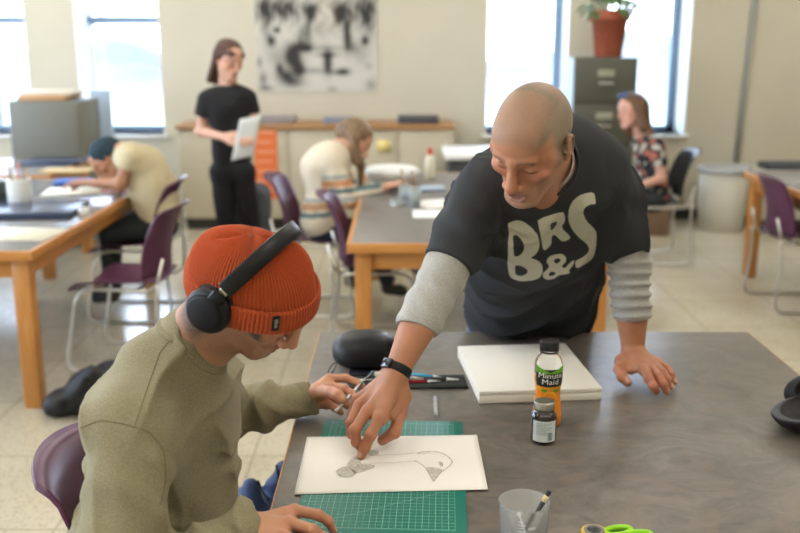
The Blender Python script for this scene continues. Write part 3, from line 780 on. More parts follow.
# t-shirt
M_tee = mat('black_tshirt', (.034,.036,.039), rough=.82, noise=.14, nscale=350, bump=.35, bscale=900, sheen=.0, bdist=.001, spec=.25)
M_grey = mat('grey_marl_jersey', (.30,.295,.265), rough=.95, col2=(.44,.43,.39), nscale=420, bump=.4, bscale=800, sheen=.2, ramp=(.35,.65), bdist=.001)
ts = Shape(); mla = nrm(mL-mR)
down = nrm(mP-mC); fwdn = nrm(np.cross(mla, down))   # chest-forward (towards table)
if fwdn[1] > 0: fwdn = -fwdn
ts.u(Cone(lerp(mR,mL,.10)+(0,.02,-.02), lerp(mR,mL,.90)+(0,.02,-.02), .088), 0)
ts.u(Cone(lerp(mR,mL,.24)-fwdn*.0+(0,.03,-.06), mP+(-.066,-.012,-.12), .106, .126), .06)
ts.u(Cone(lerp(mR,mL,.78)-fwdn*.0+(0,.03,-.06), mP+(.085,-.012,-.12), .108, .128), .06)
ts.u(Ell(lerp(mC, mP, .35)+fwdn*.03+np.array([0,0,-.02]), (.15,.15,.16)), .06)
ts.u(Ell(lerp(mC, mP, .75)+np.array([0,-.03,-.05]), (.155,.12,.13)), .06)
ts.u(Ell(lerp(mC,mN,.4)-fwdn*.080+np.array([.06,.02,.0]), (.14,.12,.085)), .05)
ts.u(Cone(mN+(0,.03,-.02), lerp(mC,mL,.75)+(0,.02,.0), .072, .078), .05); ts.u(Cone(mN+(0,.03,-.02), lerp(mC,mR,.75)+(0,.02,.0), .072, .078), .05)
tsl = Shape(); tsl.u(Cone(mL+(0,0,-.01), lerp(mL,eL,.92), .078, .064, ring=(.004,1.5,1.2,.4)), 0); tsl.i(Plane(lerp(mL,eL,.84), nrm(eL-mL)+np.array([.08,0,0])), .003)
tsr = Shape(); tsr.u(Cone(mR+(0,0,-.01), lerp(mR,eR,1.08), .073, .063, ring=(.004,2,1.8,2.4)), 0); tsr.i(Plane(lerp(mR,eR,.97), nrm(eR-mR)), .003)
ts.u(tsl, .022); ts.u(tsr, .022)
def tee_fold(P):
    q = (P-mC.astype(F32))
    a = q@mla.astype(F32); b = q@down.astype(F32)
    low = sstep(.12,.45,b)
    f = np.sin(b*46+a*20+1.8*np.sin(a*13+1))*.0035*low
    # drag lines radiating from the far armpit towards the collar
    r = P-mR.astype(F32); an = np.arctan2(r@down.astype(F32), r@mla.astype(F32)); rr = np.linalg.norm(r, axis=1)
    f += np.sin(an*11+2*np.sin(rr*22)+noise3(P,14,3)*2)*.0045*np.exp(-((rr-.17)/.07)**2)
    lf = sstep(.02,-.16,a)*sstep(-.12,.0,b); f -= ridged((b*.85-a*.5)*38+noise3(P,10,7)*1.5)*.020*lf
    rt = sstep(.06,.20,a)*sstep(.02,.12,b); f -= ridged((a*.9+b*.12)*36+noise3(P,9,8)*1.1)*.018*rt
    ml_ = sstep(.15,.3,b); f -= ridged((b*.9+a*.35)*24+noise3(P,8,9)*1.5)*.018*ml_*sstep(.12,.02,np.abs(a+.02)-.06)
    f += noise3(P, 12, 1)*.005+noise3(P, 30, 4)*.0018
    r2 = P-mL.astype(F32); an = np.arctan2(r2@down.astype(F32), -(r2@mla.astype(F32))); rr = np.linalg.norm(r2, axis=1)
    f += np.sin(an*9+2*np.sin(rr*18)+noise3(P,14,6)*2)*.003*np.exp(-((rr-.18)/.06)**2)
    return (f+.003).astype(F32)
ts.d(tee_fold)
nd_ = nrm(HMw((0,-.03,-.05))-mN)
ts.s(Cone(mN-nd_*.03, mN+nd_*.25, .068, .085), .006)
ts.s(Ell(mN+nd_*.06-np.array([.02,.05,0]), (.075,.08,.07)), .006)
ts.i(Plane(mP+(0,0,-.175), np.array([0,-.12,-1])), .006)
ts.s(Cone(lerp(mL,eL,.79), lerp(mL,eL,1.1), .055), .002); ts.s(Cone(lerp(mR,eR,.93), lerp(mR,eR,1.2), .053), .002)
V, Q, _ = nets(ts, .0042)
tee = mkobj('tshirt', [(V, Q)], M_tee, man)
bv_t = BVHTree.FromPolygons([tuple(v) for v in V], [tuple(q) for q in Q.tolist()])
# printed letters, laid on the cloth
def lp(s): v = list(map(float, s.split())); return [(500+v[i]/5.333, 185+v[i+1]/5.333) for i in range(0,len(v),2)]
LET = {
'letter_b': (lp('40 205 60 195 90 185 125 195 165 225 200 265 210 310 205 345 185 372 160 388 200 400 225 425 228 465 210 495 170 508 110 512 70 500 50 480 42 440 40 400 45 360 42 300 48 250'), [lp('65 270 90 265 110 285 128 320 125 350 105 375 75 382 72 340'), lp('78 425 110 428 140 445 150 460 135 478 105 485 82 475')]),
'letter_r': (lp('198 182 335 138 345 165 345 195 325 225 382 280 335 305 290 262 275 270 272 320 230 355 215 270 205 220'), [lp('265 205 305 190 298 215 270 245')]),
'letter_s': (lp('500 35 512 100 480 102 450 120 442 150 460 190 500 230 515 255 512 330 500 380 470 410 405 448 398 405 440 385 470 360 475 335 460 310 420 280 380 230 362 180 368 120 390 80 430 50'), []),
'ampersand': (lp('290 370 330 365 352 385 350 410 325 432 345 445 375 410 398 398 390 425 365 455 375 470 345 475 310 480 290 498 250 505 228 490 228 470 255 445 262 432 245 405 262 380'), [lp('288 395 310 388 325 398 315 412 298 420 286 408'), lp('258 472 275 458 300 468 285 482 262 485')])}
def inpoly(X, Y, poly):
    r = np.zeros(X.shape, bool); n = len(poly)
    for i in range(n):
        x1,y1 = poly[i]; x2,y2 = poly[(i+1)%n]
        c = ((y1 > Y) != (y2 > Y)) & (X < (x2-x1)*(Y-y1)/(y2-y1+1e-12)+x1); r ^= c
    return r
def chaikin(p, n=2):
    for _ in range(n):
        q = []
        for a, b in zip(p, p[1:]+p[:1]): q += [tuple(lerp(a,b,.2)), tuple(lerp(a,b,.8))]
        p = q
    return p
M_print = mat('cream_print', (.52,.51,.40), rough=.8, noise=.04, nscale=60)
def decal(name, outer, holes, bvh, m, parent, step=.33, off=.0012):
    outer = chaikin(outer,1); holes = [chaikin(h,1) for h in holes]
    xs = [p[0] for p in outer]; ys = [p[1] for p in outer]
    gx = np.arange(min(xs)-1, max(xs)+1, step); gy = np.arange(min(ys)-1, max(ys)+1, step)
    X, Y = np.meshgrid(gx[:-1]+step/2, gy[:-1]+step/2, indexing='ij'); M = inpoly(X, Y, outer)
    for h in holes: M &= ~inpoly(X, Y, h)
    idx = {}; V = []; F = []
    def vert(i, j):
        if (i,j) not in idx:
            d = Vector(nrm(ray(gx[i], gy[j])).tolist()); h, nn, k, dist = bvh.ray_cast(Vector(CAM.tolist()), d)
            if h is None: idx[(i,j)] = None
            else: idx[(i,j)] = len(V); V.append(np.array(h)+np.array(nn)*off)
        return idx[(i,j)]
    for i, j in np.argwhere(M):
        q = [vert(i,j), vert(i,j+1), vert(i+1,j+1), vert(i+1,j)]
        if None not in q: F.append(q)
    if V: mkobj(name, [(np.array(V), F)], m, parent)
for k, (o, hs) in LET.items(): decal(k, o, hs, bv_t, M_print, tee)
# grey long-sleeved undershirt
for a, b, ph in ((mL, eL, 0), (mR, eR, 1)):
    wv = wL if ph == 0 else wR; S = Shape()
    end = lerp(b, wv, .60 if ph == 0 else .60)
    if ph == 0:
        S.u(Cone(lerp(a,b,.5), b, .053, .056, ring=(.004,2,1.2,.3)), 0); S.u(Cone(lerp(a,b,.85), lerp(b,wv,.66), .054, .049, ring=(.0075,7,1.9,.9)), .012)
    else:
        S.u(Cone(lerp(a,b,.6), b, .046, .054, ring=(.003,2,1.2,.3)), 0); S.u(Cone(lerp(a,b,.97), lerp(b,wv,.70), .053, .050, ring=(.0045,3.5,2.2,2.2)), .012)
    ax = nrm(wv-b)
    S.d(lambda P: (noise3(P, 34, 3)*.0022+noise3(P, 70, 3)*.0010).astype(F32))
    S.i(Plane(end, ax+np.array([.12 if ph else 0,0,0])), .003)
    S.s(Cone(end-ax*.03, end+ax*.05, .043), .002)
    us = mkobj('undershirt_sleeve', [nets(S, .0028)[:2]], M_grey, man)
# undershirt collar, a light ring inside the tee's neck
Rn = wbasis(fwdn*1.0, nd_)
def ringc(r1, r2, w, t, c):
    def f(u, v):
        a = 2*math.pi*u; q = 2*math.pi*v
        return c+Rn[:,0]*math.cos(a)*(r1+t*math.cos(q))+Rn[:,1]*math.sin(a)*(r2+t*math.cos(q))+nd_*w*math.sin(q)
    return grid(f, 96, 10, closeu=True)
mkobj('undershirt_collar', [ringc(.073,.080,.011,.0022, mN+nd_*.028-np.array([.006,.012,0]))], M_grey, man)
mkobj('collar', [ringc(.084,.094,.012,.003, mN+nd_*.012-np.array([.006,.014,0]))], M_tee, tee)
# jeans and belt line
jm = Shape()
for hip,kn,an in mlegs: limb(jm, [hip+(0,.02,0),kn,an], [.098,.082,.062], .03)
jm.u(Ell(mP+(0,.03,-.03), (.185,.110,.12)), .03); jm.d(lambda P: (noise3(P,25,2)*.003).astype(F32))
mkobj('jeans', [nets(jm, .007)[:2]], mat('pale_denim', (.09,.14,.21), rough=.9, col2=(.14,.20,.29), nscale=140, bump=.3, bscale=500), man)
for s, (hip,kn,an) in zip((-1,1), mlegs):
    sh = Shape(); a0 = np.array([an[0],an[1],0]); sh.u(Cone(a0+(0,.02,.052), a0+(s*.02,-.16,.04), .05,.042), 0); sh.u(Cone(a0+(0,0,.05), a0+(0,0,.10), .052,.045), .02); sh.i(Plane(a0+(0,0,.002),(0,0,-1)), .004)
    mkobj('shoe', [nets(sh, .006)[:2]], mat('dark_shoe', (.03,.028,.025), rough=.6), man)
# wristwatch
wax = nrm(eR-wR); wpn = hMR.pn-wax*np.dot(hMR.pn,wax); wpn = nrm(wpn); wsd = np.cross(wax, wpn); wc = wR+wax*.006
def wring(r1, r2, w, t, dz=0):
    def f(u, v):
        a = 2*math.pi*u; q = v*8
        pr = [(0,-w/2),(t,-w/2+.001),(t*1.15,-w*.25),(t*1.15,w*.25),(t,w/2-.001),(0,w/2),(-.0005,0),(0,-w/2),(0,-w/2)]; i = min(int(q),7); p = lerp(pr[i],pr[i+1],q-i)
        return wc+wsd*math.cos(a)*(r1+p[0])+wpn*math.sin(a)*(r2+p[0])+wax*(p[1]+dz)
    return grid(f, 72, 9, closeu=True)
wt = mkobj('wristwatch', [wring(.0352,.0272,.021,.0035)], mat('watch_rubber', (.010,.011,.012), rough=.55, spec=.25), man)
fc = wc+wpn*.0318; Rw = np.stack([wsd, wax, wpn], 1)
mkobj('watch_face', [box(fc, (.034,.024,.008), .003, 3, Rw)], mat('watch_glass', (.01,.01,.012), rough=.12), wt)
# ================= room =================
XL, XR, YB, YF, ZC = -5.6, 6.2, 8.9, -2.6, 3.25
def floor_mat():
    m = mat('terrazzo', (.50,.46,.37), rough=.16, spec=.5)
    nt = m.node_tree; N = nt.nodes; L = nt.links; b = N['Principled BSDF']
    tc = N.new('ShaderNodeTexCoord')
    def noise(sc, d=2):
        n = N.new('ShaderNodeTexNoise'); n.inputs['Scale'].default_value = sc; n.inputs['Detail'].default_value = d; L.new(tc.outputs['Object'], n.inputs['Vector']); return n.outputs['Fac']
    def ramp(src, p0, p1, c0, c1):
        r = N.new('ShaderNodeValToRGB'); r.color_ramp.elements[0].position = p0; r.color_ramp.elements[1].position = p1
        r.color_ramp.elements[0].color = (*c0,1); r.color_ramp.elements[1].color = (*c1,1); L.new(src, r.inputs['Fac']); return r.outputs['Color']
    base = ramp(noise(1.3,4), .35, .65, (.44,.39,.28), (.53,.48,.37))
    v = N.new('ShaderNodeTexVoronoi'); v.inputs['Scale'].default_value = 55; L.new(tc.outputs['Object'], v.inputs['Vector'])
    sp = ramp(v.outputs['Distance'], .15, .45, (.72,.70,.68), (1.04,1.03,1.0))
    mx = N.new('ShaderNodeMixRGB'); mx.blend_type = 'MULTIPLY'; mx.inputs['Fac'].default_value = .8; L.new(base, mx.inputs['Color1']); L.new(sp, mx.inputs['Color2'])
    br = N.new('ShaderNodeTexBrick'); br.offset = 0; br.inputs['Scale'].default_value = 1.0; br.inputs['Mortar Size'].default_value = .006
    br.inputs['Brick Width'].default_value = .6; br.inputs['Row Height'].default_value = .6
    br.inputs['Color1'].default_value = (1,1,1,1); br.inputs['Color2'].default_value = (.96,.96,.96,1); br.inputs['Mortar'].default_value = (.62,.60,.56,1)
    L.new(tc.outputs['Object'], br.inputs['Vector'])
    m2 = N.new('ShaderNodeMixRGB'); m2.blend_type = 'MULTIPLY'; m2.inputs['Fac'].default_value = .7; L.new(mx.outputs['Color'], m2.inputs['Color1']); L.new(br.outputs['Color'], m2.inputs['Color2'])
    L.new(m2.outputs['Color'], b.inputs['Base Color'])
    rr = N.new('ShaderNodeMapRange'); rr.inputs['To Min'].default_value = .10; rr.inputs['To Max'].default_value = .24; L.new(noise(6,3), rr.inputs['Value']); L.new(rr.outputs['Result'], b.inputs['Roughness'])
    return m
M_wall = mat('cream_wall_paint', (.57,.53,.415), rough=.7, noise=.02, nscale=3, bump=.05, bscale=60)
M_white = mat('white_paint', (.75,.75,.72), rough=.6)
M_ceil = mat('ceiling_tile', (.72,.70,.64), rough=.9)
M_frame = mat('blue_grey_metal', (.20,.28,.40), rough=.4)
M_glass = mat('window_glass', (1,1,1), rough=0.0, alpha=.12, spec=.5)
struct('floor', [boxb((XL-.3,YF-.3,-.1),(XR+.3,YB+.3,0))], floor_mat())
struct('ceiling', [boxb((XL-.3,YF-.3,ZC),(XR+.3,YB+.3,ZC+.1))], M_ceil)
# back wall with four window openings (x0,x1), sill and head
WZ0, WZ1, WT = .80, 2.95, .42
def wx(px): return (px-400)/FPX*9.04
wins = [(wx(-110), wx(42)), (wx(89), wx(170)), (wx(483), wx(562)), (wx(598), wx(679))]
parts = []; x = XL
for a, b in wins:
    parts.append(boxb((x,YB,0),(a,YB+WT,ZC))); parts.append(boxb((a,YB,0),(b,YB+WT,WZ0))); parts.append(boxb((a,YB,WZ1),(b,YB+WT,ZC))); x = b
parts.append(boxb((x,YB,0),(XR,YB+WT,ZC)))
struct('wall_back', parts, M_wall)
# side walls; the left one has daylight windows too
lw = [(-1.4,.9),(1.9,4.2),(5.2,7.6)]
parts = []; y = YF
for a, b in lw:
    parts.append(boxb((XL-WT,y,0),(XL,a,ZC))); parts.append(boxb((XL-WT,a,0),(XL,b,WZ0))); parts.append(boxb((XL-WT,a,WZ1),(XL,b,ZC))); y = b
parts.append(boxb((XL-WT,y,0),(XL,YB+WT,ZC)))
struct('wall_left', parts, M_wall)
struct('wall_right', [boxb((XR,YF,0),(XR+.2,YB+WT,ZC))], M_wall)
struct('wall_front', [boxb((XL-WT,YF-.2,0),(XR+.2,YF,ZC))], M_wall)
struct('baseboard_back', [boxb((wx(-110)-.2,YB-.012,0),(XR,YB,.10),.003)], mat('rubber_base', (.03,.028,.027), rough=.5))
struct('baseboard_right', [boxb((XR-.012,YF,0),(XR,YB-.02,.10),.003)], MATS['rubber_base'])
for i, (a, b) in enumerate(wins):
    w = thing('window_%d' % (i+1), None, None, ((a+b)/2, YB+WT*.8, WZ0)); w['kind'] = 'structure'
    f = .055; y0, y1 = YB+WT*.80, YB+WT*.95
    fr = [boxb((a,y0,WZ0),(a+f*.5,y1,WZ1)), boxb((b-f*1.6,y0,WZ0),(b,y1,WZ1)), boxb((a,y0,WZ0),(b,y1,WZ0+f)), boxb((a,y0,WZ1-f),(b,y1,WZ1))]
    if i in (0,1): fr.append(boxb((a,y0,U(0,24,YB+.2)[2]-.0),(b,y1,U(0,18,YB+.2)[2]+.02)))
    mkobj('window_frame', fr, M_frame, w, smooth=False)
    mkobj('glass', [boxb((a+f,YB+WT*.87,WZ0+f),(b-f,YB+WT*.88,WZ1-f))], M_glass, w, smooth=False)
    mkobj('window_sill', [boxb((a-.03,YB-.05,WZ0-.03),(b+.03,YB+WT*.80,WZ0),.004)], M_white, w)
    mkobj('reveal', [boxb((a,YB+.002,WZ0),(a+.012,YB+WT*.80,WZ1)), boxb((b-.012,YB+.002,WZ0),(b,YB+WT*.80,WZ1)), boxb((a,YB+.002,WZ1-.012),(b,YB+WT*.80,WZ1))], M_white, w, smooth=False)
for i, (a, b) in enumerate(lw):
    w = thing('window_%d' % (i+5), None, None, (XL-WT*.8, (a+b)/2, WZ0)); w['kind'] = 'structure'
    f = .055; x0, x1 = XL-WT*.9, XL-WT*.62
    mkobj('window_frame', [boxb((x0,a,WZ0),(x1,a+f,WZ1)), boxb((x0,b-f,WZ0),(x1,b,WZ1)), boxb((x0,a,WZ0),(x1,b,WZ0+f)), boxb((x0,a,WZ1-f),(x1,b,WZ1)), boxb((x0,(a+b)/2-.03,WZ0),(x1,(a+b)/2+.03,WZ1))], M_frame, w, smooth=False)
    mkobj('window_sill', [boxb((XL-WT*.62,a-.03,WZ0-.03),(XL+.05,b+.03,WZ0),.004)], M_white, w)
# ceiling lights
M_diff = mat('light_diffuser', (.9,.88,.8), rough=.6, emit=(1.0,.93,.83), estr=6.4)
li = None
for yy in (-.6, 1.5, 3.6, 5.7, 7.6):
    for xx in (-3.6, -1.2, 1.2, 3.6):
        if li is None:
            li = thing('ceiling_light', 'rectangular white ceiling light panel overhead', 'ceiling light', (xx,yy,ZC), 'ceiling light panels')
            mkobj('frame', [boxb((xx-.63,yy-.33,ZC-.05),(xx+.63,yy-.29,ZC-.001)),boxb((xx-.63,yy+.29,ZC-.05),(xx+.63,yy+.33,ZC-.001)),boxb((xx-.63,yy-.29,ZC-.05),(xx-.59,yy+.29,ZC-.001)),boxb((xx+.59,yy-.29,ZC-.05),(xx+.63,yy+.29,ZC-.001))], M_white, li, smooth=False)
            mkobj('diffuser', [boxb((xx-.59,yy-.29,ZC-.03),(xx+.59,yy+.29,ZC-.012))], M_diff, li, smooth=False)
        else: dup(li, (xx,yy,ZC))
# ---- outdoors beyond the windows ----
struct('ground', [boxb((-40,YB+.6,-.4),(40,60,-.3))], mat('lawn', (.42,.50,.34), rough=.95, col2=(.50,.56,.42), nscale=2))  # ground colour lightened to imitate the overexposed view outside
struct('distant_tree_line', [grid(lambda u,v: (-35+70*u, 34+3*math.sin(u*40)+2.5*math.sin(v*3.14), -.4+v*(2.2+.5*math.sin(u*31)+.4*math.sin(u*77))), 200, 8)], mat('far_foliage', (.42,.42,.50), rough=.95, col2=(.50,.52,.50), nscale=1.2))  # pale overexposure haze is put into the foliage colour
MATS['far_foliage'].use_backface_culling = False
random.seed(11)
for k, (tx, ty) in enumerate([(-5.2,15),(-4.1,19),(-7.5,17),(-3.1,22),(-8.8,21)]):
    t = thing('bare_tree', ['slim bare tree beyond the window beside the standing woman','pale bare tree seen through the upper left window glass','bare tree outside the far left window','distant bare tree at the window edge nearest the woman','distant bare tree outside the far left window'][k], 'tree', (tx,ty,-.3))
    trunk = [tube([(tx,ty,-.3),(tx+.05,ty,1.5),(tx-.05,ty,3.4),(tx,ty,5.6)], [.14,.11,.07,.02], 8)]
    mkobj('trunk', trunk, mat('bark', (.16,.12,.11), rough=.95), t)
    br = []
    for j in range(26):
        z0 = random.uniform(1.2,5.0); a = random.uniform(0,6.28); l = random.uniform(.7,1.6); b0 = np.array([tx,ty,z0]); b1 = b0+np.array([math.cos(a)*l*.6,math.sin(a)*l*.6,l*.6]); b2 = b1+np.array([math.cos(a)*l*.4,math.sin(a)*l*.3,l*.5])
        br.append(tube([b0,b1,b2],[.035,.022,.008],5))
    mkobj('branches', br, MATS['bark'], t)
w = bpy.data.worlds.new('world'); bpy.context.scene.world = w; w.use_nodes = True
nt = w.node_tree; bg = nt.nodes['Background']; tcw = nt.nodes.new('ShaderNodeTexCoord'); sx = nt.nodes.new('ShaderNodeSeparateXYZ'); rp = nt.nodes.new('ShaderNodeValToRGB')
nt.links.new(tcw.outputs['Generated'], sx.inputs[0]); nt.links.new(sx.outputs['Z'], rp.inputs['Fac'])
rp.color_ramp.elements[0].position = 0; rp.color_ramp.elements[0].color = (.78,.86,1,1); rp.color_ramp.elements[1].position = .5; rp.color_ramp.elements[1].color = (.50,.68,1,1)
nt.links.new(rp.outputs['Color'], bg.inputs['Color']); bg.inputs['Strength'].default_value = 10.0
# ---- wall items ----
pc0 = np.array([wx(320), YB-.012, 1.95])
pw, ph0, ph1 = wx(378)-wx(262), U(0,92,YB)[2], 2.60
def poster_col(u, v):
    # u across 0..1, v: photo-like pixel row (0 at the frame top .. 92)
    x = (u*116+262-250)*5.333; y = v*5.333
    val = .56+.06*math.sin(x*.09+math.sin(y*.05)*2)*math.exp(-((y-60)/120)**2)
    def G(cx, cy, rx, ry, a):
        nonlocal val
        val += a*math.exp(-((x-cx)/rx)**2-((y-cy)/ry)**2)
    for g in ((350,60,30,40,-.5),(490,70,30,60,-.5),(250,300,45,60,-.55),(285,370,30,40,-.4),(210,400,50,35,-.35),(250,440,60,30,-.3),(430,330,22,60,-.5),(430,290,60,14,-.3),(510,380,35,20,-.4),(530,200,22,60,-.3),
              (175,158,16,13,-.55),(145,215,22,30,-.4),(620,215,18,22,-.45),(400,150,70,50,-.14),(300,190,28,60,-.25),(120,90,30,130,-.25),(640,90,30,120,-.28),(560,60,60,90,-.22),(220,50,110,60,-.25),(95,420,22,40,-.28),(110,470,40,14,-.3),(650,450,30,30,-.2),(450,475,25,14,-.2),(180,360,20,30,-.3),(80,330,14,30,-.25),(640,350,20,20,-.12),(320,260,30,16,-.25)): G(*g)
    for g in ((335,150,16,110,-.22),(532,150,16,110,-.22),(300,240,70,26,-.20),(560,250,30,40,-.18),(430,255,120,16,-.16),(360,375,60,18,-.2),(470,385,50,14,-.18),(90,40,60,60,-.2),(215,40,60,70,-.18),(630,50,60,80,-.22),(420,15,60,40,-.12),(160,300,40,50,-.15),(600,290,40,60,-.12)): G(*g)
    val += (.09*math.sin(x*.21+y*.03+math.sin(y*.04)*1.5)+.05*math.sin(x*.47-y*.02))*max(0,1-y/330)*(1 if abs(x-425) > 90 else .3)
    val = max(.03, min(.60, .30+(val-.36)*1.35)); t = .03 if 380 < x < 480 and y < 160 else 0
    return (val*1.0+t, val*.97+t*.5, val*.86)
nu, nv = 150, 190
V, F = grid(lambda u,v: (wx(262)+pw*u, YB-.010, ph1+(ph0-ph1)*v), nu, nv)
# rows above the frame top continue the mane tones
def prow(v): z = ph1+(ph0-ph1)*v; ytop = U(0,0,YB)[2]; return (ytop-z)/(ytop-ph0)*92
cols = np.array([poster_col(i/(nu-1), prow(j/(nv-1))) for j in range(nv) for i in range(nu)])
po = thing('wall_poster', 'large black and white painted portrait poster pinned to the cream wall', 'poster', (wx(320),YB-.01,ph0))
mkobj('sheet', [boxb((wx(262),YB-.009,ph0),(wx(378),YB-.002,ph1))], mat('poster_paper', (.58,.56,.49), rough=.7), po, smooth=False)
mkobj('painting', [(V, F, cols)], mat('poster_ink', attr=True, rough=.7), po, smooth=False)
tag(mkobj('wall_conduit', [tube([(wx(741),YB-.025,ZC-.01),(wx(737),YB-.025,2.2),(wx(733),YB-.025,1.3),(wx(731),YB-.025,.55)], .022, 12)], mat('conduit_grey', (.30,.32,.30), rough=.5), loc=(wx(735),YB-.02,.55)), 'thin grey conduit pipe running down the cream wall at right', 'pipe')

# ================= tables =================
M_oak = mat('orange_oak', (.42,.17,.035), rough=.38, col2=(.52,.235,.06), nscale=6, stretch=(8,8,.8), detail=5)
M_oakh = mat('orange_oak_rail', (.44,.18,.037), rough=.38, col2=(.54,.245,.065), nscale=6, stretch=(.8,8,8), detail=5)
def table_mat(name, c1, c2, rough):
    m = mat(name, c1, rough=rough, spec=.45); nt = m.node_tree; N = nt.nodes; L = nt.links; b = N['Principled BSDF']
    tc = N.new('ShaderNodeTexCoord'); mp = N.new('ShaderNodeMapping'); mp.inputs['Scale'].default_value = (1,1.35,1); mp.inputs['Rotation'].default_value = (0,0,.35); L.new(tc.outputs['Object'], mp.inputs['Vector'])
    n1 = N.new('ShaderNodeTexNoise'); n1.inputs['Scale'].default_value = 7; n1.inputs['Detail'].default_value = 6; n1.inputs['Distortion'].default_value = 1.6; n1.inputs['Roughness'].default_value = .70; L.new(mp.outputs['Vector'], n1.inputs['Vector'])
    r = N.new('ShaderNodeValToRGB'); e = r.color_ramp.elements; e[0].position = .30; e[1].position = .72; e[0].color = (*c1,1); e[1].color = (*c2,1)
    k = e.new(.50); k.color = tuple(lerp(c1,c2,.45))+(1,); L.new(n1.outputs['Fac'], r.inputs['Fac'])
    n2 = N.new('ShaderNodeTexNoise'); n2.inputs['Scale'].default_value = 4.5; n2.inputs['Detail'].default_value = 5; n2.inputs['Distortion'].default_value = 2.2; L.new(mp.outputs['Vector'], n2.inputs['Vector'])
    r2 = N.new('ShaderNodeValToRGB'); r2.color_ramp.elements[0].position = .52; r2.color_ramp.elements[1].position = .60; r2.color_ramp.elements[0].color = (0,0,0,1); r2.color_ramp.elements[1].color = (1,1,1,1); L.new(n2.outputs['Fac'], r2.inputs['Fac'])
    mx = N.new('ShaderNodeMixRGB'); mx.inputs['Color2'].default_value = (c2[0]*1.02,c2[1]*.86,c2[2]*.74,1); L.new(r.outputs['Color'], mx.inputs['Color1'])
    ml = N.new('ShaderNodeMath'); ml.operation = 'MULTIPLY'; ml.inputs[1].default_value = .35; L.new(r2.outputs['Color'], ml.inputs[0]); L.new(ml.outputs[0], mx.inputs['Fac']); L.new(mx.outputs['Color'], b.inputs['Base Color'])
    return m
M_lam = table_mat('brown_grey_laminate', (.092,.081,.068), (.192,.172,.146), .36)
def table(label, x0, x1, y0, y1, h=.75, top=M_lam, edge='oak', thin=False, legs=((0,0),(1,0),(0,1),(1,1))):
    t = thing('work_table', label, 'table', ((x0+x1)/2,(y0+y1)/2,0))
    if thin:
        mkobj('tabletop', [boxb((x0,y0,h-.030),(x1,y1,h),.002)], top, t)
        mkobj('edge_band', [boxb((x0-.003,y0,h-.029),(x0,y1,h-.002)), boxb((x1,y0,h-.029),(x1+.003,y1,h-.002)), boxb((x0,y1,h-.029),(x1,y1+.003,h-.002))], M_oakh, t, smooth=False)
        e = .05
    else:
        e = .022
        mkobj('tabletop', [boxb((x0+e,y0+e,h-.022),(x1-e,y1-e,h+.0005),.001)], top, t)
        z0 = h-.045
        mkobj('edge_band', [boxb((x0,y0,z0),(x1,y0+e,h),.003),boxb((x0,y1-e,z0),(x1,y1,h),.003),boxb((x0,y0+e,z0),(x0+e,y1-e,h),.003),boxb((x1-e,y0+e,z0),(x1,y1-e,h),.003)], M_oakh, t)
        e = .035
    s = .078; zt = h-.032 if thin else h-.046
    for a, b in legs:
        lx = x0+e if a == 0 else x1-e-s; ly = y0+e if b == 0 else y1-e-s
        mkobj('leg', [boxb((lx,ly,0),(lx+s,ly+s,zt),.004)], M_oak, t)
    mkobj('apron', [boxb((x0+e+s,y0+e+.02,zt-.085),(x1-e-s,y0+e+.045,zt),.002),boxb((x0+e+s,y1-e-.045,zt-.085),(x1-e-s,y1-e-.02,zt),.002),
                    boxb((x0+e+.02,y0+e+s,zt-.085),(x0+e+.045,y1-e-s,zt),.002),boxb((x1-e-.045,y0+e+s,zt-.085),(x1-e-.02,y1-e-s,zt),.002)], M_oakh, t)
    return t
table('dark mottled laminate table in the foreground with the mat and bottles on it', -.255, 1.11, 1.32, 2.90, thin=True)
table('wide orange oak table with blue-grey top at the left, under the dark portfolios', -3.4, -1.62, 4.08, 6.35, top=table_mat('grey_laminate', (.16,.165,.17), (.24,.245,.25), .22))
table('oak table with grey top behind the left table, under the tan tray', -3.7, -2.42, 6.5, 7.5, top=MATS['grey_laminate'])
table('orange oak table with grey top behind the leaning man', -.245, 1.0, 4.24, 6.65, top=MATS['brown_grey_laminate'] if False else table_mat('grey_brown_laminate', (.13,.12,.11), (.20,.185,.17), .32))
table('orange oak table at the far right beside the purple chair', 2.44, 3.8, 4.9, 6.72, top=MATS['grey_laminate'])

